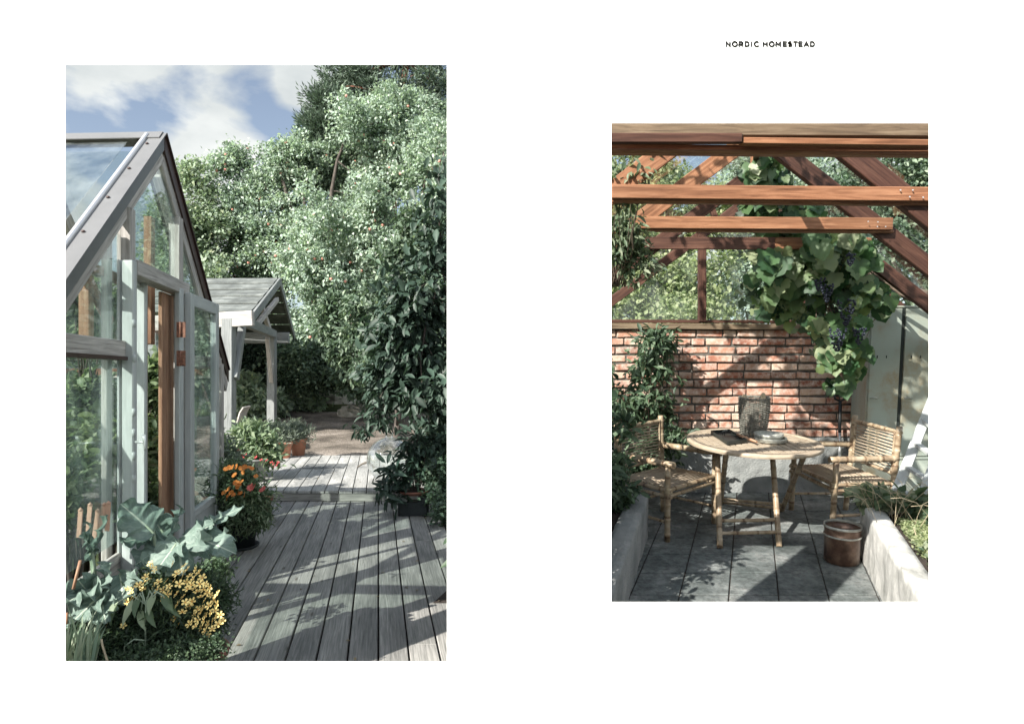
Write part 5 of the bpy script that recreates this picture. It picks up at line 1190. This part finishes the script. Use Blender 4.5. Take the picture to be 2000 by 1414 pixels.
mb = MB(); mb.tube([k1.location, root_c + Vector((0, 0, -.28))], [.02, .014], 8); mb.build('stem', M['kale_stem'], k1); settle(k1)
k2 = wthing('kale_plant', 'paler kale at the lower left with large flat leaves beside the yellow flowers', 'plant', Vector((-1.85, 2.78, -.05)))
rc = L(190, 1180, 2.78)
for i, (a, b, Yt, w, Yb) in enumerate([((205, 1165), (212, 1100), 2.75, .15, 2.8), ((180, 1150), (120, 1178), 2.62, .16, 2.75), ((195, 1165), (128, 1222), 2.58, .14, 2.72), ((175, 1160), (150, 1130), 2.7, .10, 2.8), ((178, 1090), (172, 1022), 2.8, .075, 2.85), ((182, 1085), (205, 1005), 2.85, .07, 2.88), ((180, 1075), (160, 1040), 2.8, .07, 2.85), ((235, 1120), (240, 1180), 2.7, .13, 2.8), ((200, 1180), (205, 1215), 2.6, .10, 2.7)]):
    A = L(a[0], a[1], Yb); B = L(b[0], b[1], Yt); kale_leaf(k2, A, B, w * 1.2, UPC, seed=i * 2.3 + 5, droop=.06, ruf=.08)
    mb = MB(); mb.tube([rc + Vector((0, 0, -.2)), rc.lerp(A, .5), A, A.lerp(B, .3)], [.011, .009, .006, .004], 7); mb.build('leaf_stalk', M['kale_stem'], k2)
settle(k2)
# flowers
def blossom(r, np_=5, cup=.2, rc_=.22):
    mb = MB(); 
    for i in range(np_):
        a = 2 * math.pi * i / np_; d = Vector((math.cos(a), math.sin(a), 0)); s = Vector((-d.y, d.x, 0))
        v = [d * r * .12, d * r * .5 + s * r * .24 + Vector((0, 0, r * cup * .5)), d * r * .9 + s * r * .26 + Vector((0, 0, r * cup)), d * r + Vector((0, 0, r * cup * .7)), d * r * .9 - s * r * .26 + Vector((0, 0, r * cup)), d * r * .5 - s * r * .24 + Vector((0, 0, r * cup * .5)), d * r * .6 + Vector((0, 0, r * cup * .3))]
        mb.add(v, [(0, 6, 2, 1), (6, 3, 2), (0, 5, 4, 6), (6, 4, 3)], None, False)
    return mb
def eye(r): mb = MB(); mb.lathe([(r, 0), (r * .8, r * .5), (.0005, r * .7)], (0, 0, 0), 8); return mb
def blooms(root, pts, r, petal, name='flower', npet=5, has_eye=True):
    pr = blossom(r, npet).build(name, M[petal]); ey = eye(r * .2).build('flower_eye', M['petal_c'])
    pm, em = pr.data, ey.data; bpy.data.objects.remove(pr); bpy.data.objects.remove(ey)
    base = Vector(root.location)
    for p in pts:
        o = bpy.data.objects.new(name, pm); COL.objects.link(o); o.parent = root; o.location = Vector(p) - base
        nv = Vector((-.3 + random.uniform(-.8, .8), -.75 + random.uniform(-.4, .6), .6 + random.uniform(-.5, .6))).normalized()
        o.rotation_euler = nv.to_track_quat('Z', 'Y').to_euler(); o.scale = (random.uniform(.8, 1.15),) * 3
        if not has_eye: continue
        e = bpy.data.objects.new('flower_eye', em); COL.objects.link(e); e.parent = o; e.location = (0, 0, r * .06)
def pot(name, label, loc, rt, rb, h, mat, rim=.012, rimh=.035, saucer=0, group=None, soil=.03):
    t = thing(name, label, 'pot', loc, 0, group)
    mb = MB(); mb.lathe([(0, .002), (rb, 0), (rb + (rt - rb) * .9, h - rimh), (rt + rim, h - rimh + .002), (rt + rim + .003, h - .004), (rt + rim - .002, h), (rt - .006, h), (rt - .014, h - soil), (0, h - soil)], (0, 0, 0), 40); mb.build('body', M[mat], t)
    mb = MB(); mb.lathe([(0, h - soil + .004), (rt - .012, h - soil + .004)], (0, 0, 0), 24); mb.build('soil', M['soil'], t)
    if saucer: mb = MB(); mb.lathe([(0, .001), (saucer, 0), (saucer + .012, .022), (saucer + .004, .024), (saucer - .008, .008), (0, .008)], (0, 0, 0), 36); mb.build('saucer', M[mat], t)
    return t
def shr(name, label, cat, blobs, *a, **k): return shrub(name, label, cat, blobs, *a, **k)
# yellow flowers in a terracotta pot
pc_ = L(365, 1290, 2.86); pot('flower_pot', 'terracotta pot under the yellow flowers at the deck edge', (pc_.x, 2.86, -.02), .155, .11, .24, 'terra_d')
yf, C = shr('yellow_flower_plant', 'bushy plant covered in small yellow flowers at the lower left of the deck', 'plant', [BL(350, 1195, 2.84, 78, 62), BL(400, 1180, 2.86, 36, 62), BL(290, 1190, 2.84, 60, 50), BL(340, 1150, 2.9, 70, 35)], 420, 34, .03, .034, .006, M['l_feather'], base=(pc_.x, 2.86, .2), nst=24, rr=.003)
fp = [(298, 1108), (294, 1101), (303, 1112), (360, 1105), (366, 1112), (352, 1116), (358, 1122), (371, 1124), (382, 1112), (388, 1118), (395, 1128), (377, 1130), (345, 1120), (285, 1126), (288, 1134), (272, 1142), (280, 1150), (262, 1148), (256, 1156), (250, 1150), (301, 1144), (308, 1150), (318, 1152), (326, 1160), (321, 1168), (334, 1158), (256, 1170), (262, 1165),
      (229, 1177), (249, 1175), (340, 1134), (350, 1140), (398, 1150), (405, 1156), (412, 1162), (418, 1172), (424, 1180), (390, 1140), (402, 1140), (385, 1155), (380, 1148), (410, 1148), (424, 1160), (347, 1180), (362, 1176), (375, 1174), (370, 1182), (400, 1172), (408, 1182), (396, 1186), (386, 1190), (392, 1196), (402, 1202), (412, 1196), (420, 1192), (430, 1200), (434, 1212), (426, 1218), (416, 1212), (406, 1218),
      (385, 1210), (376, 1212), (370, 1218), (382, 1222), (392, 1226), (400, 1232), (414, 1228), (342, 1207), (241, 1222), (210, 1219), (205, 1207), (345, 1160), (330, 1145), (338, 1100), (358, 1165), (366, 1150), (392, 1165), (356, 1195), (380, 1200), (398, 1212), (422, 1205), (364, 1136), (374, 1142), (310, 1136), (325, 1135), (350, 1218), (404, 1240)]
blooms(yf, [L(a, b, 2.70 + random.uniform(-.03, .05)) for a, b in fp], .0165, 'petal_y')
# drooping broad leaves and seedling in front
P = []; T = []; 
for (a, b, c, d) in ((262, 1175, 240, 1215), (270, 1170, 262, 1200), (300, 1165, 290, 1195), (320, 1165, 345, 1200), (330, 1170, 335, 1190), (275, 1195, 280, 1225), (290, 1190, 300, 1220), (225, 1180, 215, 1215)):
    p = L(a, b, 2.66); q = L(c, d, 2.62); P.append(p); T.append(q - p)
sw = wthing('pepper_seedling', 'young plant with drooping pointed leaves in front of the yellow flowers', 'plant', L(285, 1290, 2.64))
leaves('leaf_cluster', [tuple(p) for p in P], [tuple(t) for t in T], [(-.2, -.9, .3)] * len(P), [t.length * 1.2 for t in T], [.035] * len(P), M['l_flow'], sw, 'heart', smooth=True)
mb = MB(); 
for p in P: mb.tube([L(284, 1290, 2.64), L(284, 1210, 2.65), L(285, 1180, 2.66) , (L(285, 1160, 2.66) + p) / 2 + Vector((0, 0, .02)), p], .003, 5)
mb.tube([L(242, 1290, 2.62), L(243, 1262, 2.6), L(262, 1248, 2.6), L(282, 1250, 2.62)], .0025, 5); mb.build('stems', M['kale_stem'], sw); settle(sw)
# leeks, low herbs, sticks at the lower left
P = []; T = []
for i in range(70):
    x = random.uniform(125, 185); p = L(x, random.uniform(1290, 1330), random.uniform(2.45, 2.6)); q = L(x + random.uniform(-22, 22), random.uniform(1195, 1255), random.uniform(2.45, 2.6)); P.append(tuple(p)); T.append(tuple(q - p))
o = leaves('leek_clump', P, T, rdir(70) + [0, -1.2, 0], [Vector(t).length for t in T], .012, M['l_leek'], None, 'blade'); tag(o, 'clump of upright pale leek leaves in the lower left corner', 'leeks')
shr('herb_carpet', 'low dark herb spilling at the foot of the yellow flower pot', 'plant', [BL(350, 1285, 2.62, 75, 26), BL(410, 1270, 2.66, 26, 26), BL(270, 1300, 2.6, 60, 30)], 260, 22, .02, .014, .009, M['l_feather'], nst=10, rr=.003)
shr('herb_carpet', 'dark tangled herbs beneath the pale kale leaves', 'plant', [BL(200, 1270, 2.7, 60, 40), BL(260, 1250, 2.75, 50, 40), BL(150, 1260, 2.7, 40, 40)], 220, 24, .03, .03, .01, M['l_feather'], nst=14, rr=.003)
for i, (a, b, c, d) in enumerate(((143, 1150, 157, 1094), (178, 1300, 203, 1292), (128, 1228, 131, 1196))):
    mb = MB(); mb.tube([L(a, b, 2.6), L(c, d, 2.62)], .006, 7); o = mb.build('garden_cane', M['orangewood']); tag(o, ['thick brown cane slanting above the pale kale leaves', 'short brown cane lying low in the leek clump', 'stub of brown cane at the left edge by the kale'][i], 'cane', 'canes in the lower left')
mb = MB(); mb.tube([L(198, 1248, 2.5), L(200, 1260, 2.5), L(222, 1330, 2.46)], .004, 6); o = mb.build('dry_stalk', M['straw']); tag(o, 'pale dry stalk slanting down between the leeks', 'stalk')
shr('weed_tuft', 'small weeds growing between the kale and the deck boards', 'plant', [BL(425, 1108, 3.5, 22, 16), BL(405, 1120, 3.4, 16, 14)], 40, 10, .03, .03, .016, M['l_flow'], nst=8, rr=.002)
# big dark pot with marigolds
bp_ = Lg(463, 1068); dp = pot('large_dark_pot', 'large dark ribbed pot on a saucer holding the orange marigolds', (bp_.x, bp_.y, 0), .170, .135, .36, 'darkpot', .012, .05, .16)
mb = MB(); mb.lathe([(.166, .20), (.172, .208), (.168, .216)], (0, 0, 0), 36); mb.lathe([(.156, .12), (.162, .127), (.158, .135)], (0, 0, 0), 36); mb.build('ribs', M['darkpot'], dp)
mg, C = shr('marigold_plant', 'tall marigolds with small orange flowers in the large dark pot', 'plant', [BL(470, 960, 5.3, 36, 42), BL(495, 990, 5.3, 30, 40), BL(448, 940, 5.35, 22, 35), BL(482, 1010, 5.2, 34, 26)], 300, 22, .045, .05, .014, M['l_flow'], base=(bp_.x, bp_.y, .33), nst=22, rr=.003)
blooms(mg, [L(a, b, 5.08) for a, b in ((441, 916), (448, 913), (455, 912), (462, 911), (470, 914), (478, 912), (486, 913), (492, 915), (461, 943), (466, 947), (471, 941), (464, 951), (447, 955), (452, 961), (447, 967), (456, 966), (444, 973), (470, 963), (478, 966), (466, 963), (438, 962), (475, 922), (500, 930), (458, 928))], .022, 'petal_o', npet=8)
blooms(mg, [L(a, b, 5.05) for a, b in ((492, 949), (497, 951), (512, 957), (514, 955), (489, 953))], .03, 'petal_r', npet=8, has_eye=False)
sp_ = Lg(438, 1030); pot('small_red_pot', 'small reddish pot half hidden between the door and the large dark pot', (sp_.x - .02, sp_.y, .0), .10, .08, .30, 'terra_d')
q = Lg(505, 1020); pot('terracotta_pot', 'terracotta pot just showing behind the marigolds', (q.x, q.y, 0), .12, .09, .24, 'terra_d')
shr('silver_plant', 'silvery narrow leaved plant in front of the shelter post', 'plant', [BL(440, 905, 6.8, 18, 40), BL(452, 935, 6.6, 20, 30), BL(436, 950, 6.5, 14, 40)], 110, 16, .06, .09, .018, M['l_silver'], nst=12, base=(L(445, 990, 6.6)[0], 6.6, 0))
# fuchsia in dark pot, zinc pot
fx = L(478, 930, 8.3); pot('dark_plant_pot', 'dark pot beneath the trailing fuchsia', (fx.x, 8.3, .12), .21, .16, .34, 'darkpot')
zx = L(503, 930, 8.0); pot('zinc_pot', 'tapered grey metal pot beside the trailing fuchsia', (zx.x, 8.0, .12), .115, .08, .27, 'greypot', .004, .02)
fu, C = shr('fuchsia_plant', 'full fuchsia with arching shoots and crimson flowers at the upper deck corner', 'plant', [BL(480, 872, 8.3, 27, 26), BL(508, 875, 8.2, 24, 20), BL(525, 892, 8.1, 12, 14), BL(468, 890, 8.3, 20, 24), BL(488, 852, 8.4, 22, 14)], 230, 16, .07, .085, .036, M['l_flow'], 'oval', base=(fx.x, 8.3, .42), nst=24, rr=.005)
blooms(fu, [L(a, b, 7.9) for a, b in ((534, 906), (541, 908), (537, 911), (530, 903), (521, 899), (510, 898), (500, 893), (480, 888), (473, 893), (466, 880), (543, 903))], .022, 'petal_f', npet=4, has_eye=False)
# terracotta pots with lavender
TA = Lg(555, 894, .12); TB_ = Lg(583, 889, .12)
pot('terracotta_pot', 'bright terracotta pot of lavender, left one of the pair on the upper deck', (TA.x, TA.y, .12), .115, .085, .25, 'terra', .012, .05, group='terracotta pots on the upper deck')
pot('terracotta_pot', 'terracotta pot of lavender, right one of the pair next to the gravel', (TB_.x, TB_.y, .12), .125, .09, .27, 'terra', .012, .05, group='terracotta pots on the upper deck')
shr('lavender_plant', 'silvery lavender in the left terracotta pot', 'plant', [BL(548, 855, TA.y, 22, 18), BL(535, 845, TA.y, 18, 14)], 110, 22, .05, .075, .012, M['l_silver'], up=.7, base=(TA.x, TA.y, .34), nst=14, rr=.003)
shr('lavender_plant', 'silvery lavender in the right terracotta pot', 'plant', [BL(583, 848, TB_.y, 22, 16), BL(570, 842, TB_.y, 18, 16)], 110, 22, .05, .075, .012, M['l_silver'], up=.7, base=(TB_.x, TB_.y, .36), nst=14, rr=.003)
shr('border_shrub', 'pale leafy plants between the shelter posts and the pots', 'plant', [BL(495, 848, 11.5, 30, 12), BL(522, 848, 11, 16, 12), BL(470, 860, 10.5, 16, 20)], 130, 22, .10, .09, .04, M['l_flow'], 'oval', base=(L(480, 870, 11)[0], 11, 0))
# grey garden chair, its curved back showing beside the post
gcp = L(462, 850, 12.0); gc = wthing('garden_chair', 'grey wooden garden chair whose curved back shows beside the shelter post', 'chair', (gcp.x, 12.0, gz(gcp.x, 12.0)))
for k in range(5):
    off = Vector((-.02 * k, .11 * k, 0)); mb = MB(); pts = [L(462, 838, 12) , L(466, 820, 12), L(470, 806, 12), L(477, 795, 12)]
    for a, b in zip(pts[:-1], pts[1:]): mb.beam(a + off, b + off, .10, .022, (1, 0, .3))
    mb.build('back_slat', M['greywood'], gc)
bz = gz(gcp.x, 12.0)
mb = MB(); mb.slab([(gcp.x - .5, 11.95, bz + .30), (gcp.x, 11.95, bz + .26), (gcp.x - .05, 12.5, bz + .26), (gcp.x - .55, 12.5, bz + .30)], (0, 0, 1), .03); mb.build('seat', M['greywood'], gc)
for dx, dy in ((-.45, 0), (-.02, 0), (-.5, .5), (-.05, .5)): mb = MB(); mb.beam((gcp.x + dx, 12 + dy, bz - .02), (gcp.x + dx, 12 + dy, bz + .28), .06, .06, (0, 1, 0)); mb.build('leg', M['greywood'], gc)
settle(gc)
# glass globe
m = MT('globe_glass'); m.t.nodes.remove(m.b); tr_ = m.n('ShaderNodeBsdfTransparent'); tr_.inputs[0].default_value = (.90, .93, .92, 1); gl_ = m.n('ShaderNodeBsdfGlossy'); gl_.inputs['Roughness'].default_value = .03
df_ = m.n('ShaderNodeBsdfDiffuse'); df_.inputs[0].default_value = (.72, .76, .74, 1); lw = m.n('ShaderNodeLayerWeight'); lw.inputs[0].default_value = .35
a_ = m.n('ShaderNodeMixShader'); m.l(lw.outputs['Facing'], a_.inputs[0]); m.l(tr_.outputs[0], a_.inputs[1]); m.l(gl_.outputs[0], a_.inputs[2])
b_ = m.n('ShaderNodeMixShader'); nn = m.noise(m.coord('Object'), 5, 5); m.l(m.ramp(nn, [(.35, (.03,) * 3), (.7, (.14,) * 3)]), b_.inputs[0]); m.l(a_.outputs[0], b_.inputs[1]); m.l(df_.outputs[0], b_.inputs[2]); m.l(b_.outputs[0], m.o.inputs[0]); M['globe'] = m.m
gy = 7.95; gr = .265; gcn = L(760, 895, gy); gl = thing('glass_globe', 'large clear glass globe resting on the upper deck beneath the branch', 'globe', (gcn.x, gy, .125))
mb = MB(); mb.lathe([(.002 if i in (0,) else gr * math.sin(math.pi * i / 24), gr - gr * math.cos(math.pi * i / 24)) for i in range(0, 23)] + [(.045, gr * 2 + .0), (.05, gr * 2 + .05), (.056, gr * 2 + .055)], (0, 0, 0), 48); mb.build('bulb', M['globe'], gl)
mb = MB(); mb.tube([(math.cos(a) * gr * .99, math.sin(a) * gr * .99, gr) for a in [2 * math.pi * k / 48 for k in range(49)]], .004, 5, False); mb.build('seam', M['globe'], gl)
mb = MB(); p = Lg(716, 913, .12); mb.tube([p + Vector((-.13, 0, .004)), p + Vector((-.06, 0, .05)), p + Vector((0, .01, .07)), p + Vector((.05, .02, .055)), p + Vector((.09, 0, .01)), p + Vector((.14, -.03, .005))], [.009, .013, .017, .016, .012, .006], 8)
o = mb.build('garden_ornament', plain('aged_iron', (.10, .085, .07), .7, .3, 20, .2)); tag(o, 'small bent rusty iron ornament on the boards left of the glass globe', 'ornament')
# red saucer plant on a block
sx_ = L(808, 1004, 6.67); blk = thing('concrete_block', 'dark notched building block under the red saucer', 'block', (sx_.x, 6.67, 0))
mb = MB(); mb.beam((-.145, 0, .07), (.145, 0, .07), .16, .14); mb.build('base', M['darkpot'], blk, .006)
for s in (-1, 1): mb = MB(); mb.beam((s * .10 - .045, 0, .17), (s * .10 + .045, 0, .17), .158, .06); mb.build('lug', M['greypot'] if s < 0 else M['darkpot'], blk, .005)
sc = thing('red_saucer', 'shallow red clay saucer pot on top of the dark block', 'pot', (sx_.x, 6.67, .2)); mb = MB(); mb.lathe([(0, .0), (.10, 0), (.155, .028), (.165, .045), (.155, .046), (.10, .02), (0, .02)], (0, 0, .002), 40); mb.build('dish', M['terra_d'], sc)
mb = MB(); mb.lathe([(0, .034), (.13, .034)], (0, 0, 0), 24); mb.build('soil', M['soil'], sc)
rh, C = shr('rubber_plant', 'dark long leaved plant standing in the red saucer', 'plant', [BL(800, 900, 6.7, 30, 26), BL(770, 925, 6.6, 24, 16), BL(815, 870, 6.75, 28, 30), BL(760, 965, 6.55, 18, 10), BL(785, 940, 6.6, 14, 10)], 62, 7, .05, .125, .04, M['l_dark'], 'oval', .3, base=(sx_.x + .02, 6.67, .23), nst=16, rr=.012, droop=-.3)
# plants inside the greenhouse
GI = 'plants inside the greenhouse'
for i, (px, py, Y, rx, rz, n, l_) in enumerate(((165, 820, 4.6, 40, 90, 230, 'leafy tomato plant behind the low left pane of the greenhouse'), (215, 900, 4.3, 34, 90, 200, 'pale leaved plant behind the glass beside the door frame'), (140, 960, 3.9, 30, 60, 130, 'low plant at the far left behind the greenhouse glass'),
        (300, 760, 5.4, 22, 60, 120, 'climbing plant seen through the upper part of the doorway'), (300, 900, 5.3, 22, 70, 140, 'bushy plant seen through the lower doorway'), (170, 600, 4.6, 40, 45, 90, 'vine tips behind the glass above the rail'), (392, 860, 6.6, 20, 70, 130, 'greenery seen through the open right door pane'), (270, 1000, 4.6, 40, 30, 90, 'low growth inside the doorway'))):
    s_, c_ = shr('greenhouse_plant', l_, 'plant', [BL(px, py - rz * .4, Y, rx, rz * .55), BL(px + rx * .3, py + rz * .4, Y + .1, rx, rz * .55)], n, 14, .06, .075, .045, M['l_int'], 'oval', .2, GI, (L(px, 800, Y)[0], Y, 0.0), 10, 'bark')
# ------------------------------------------------------------------ place the paved room
for o in FR['R']:
    if o.parent is None: o.matrix_basis = MR @ o.matrix_basis
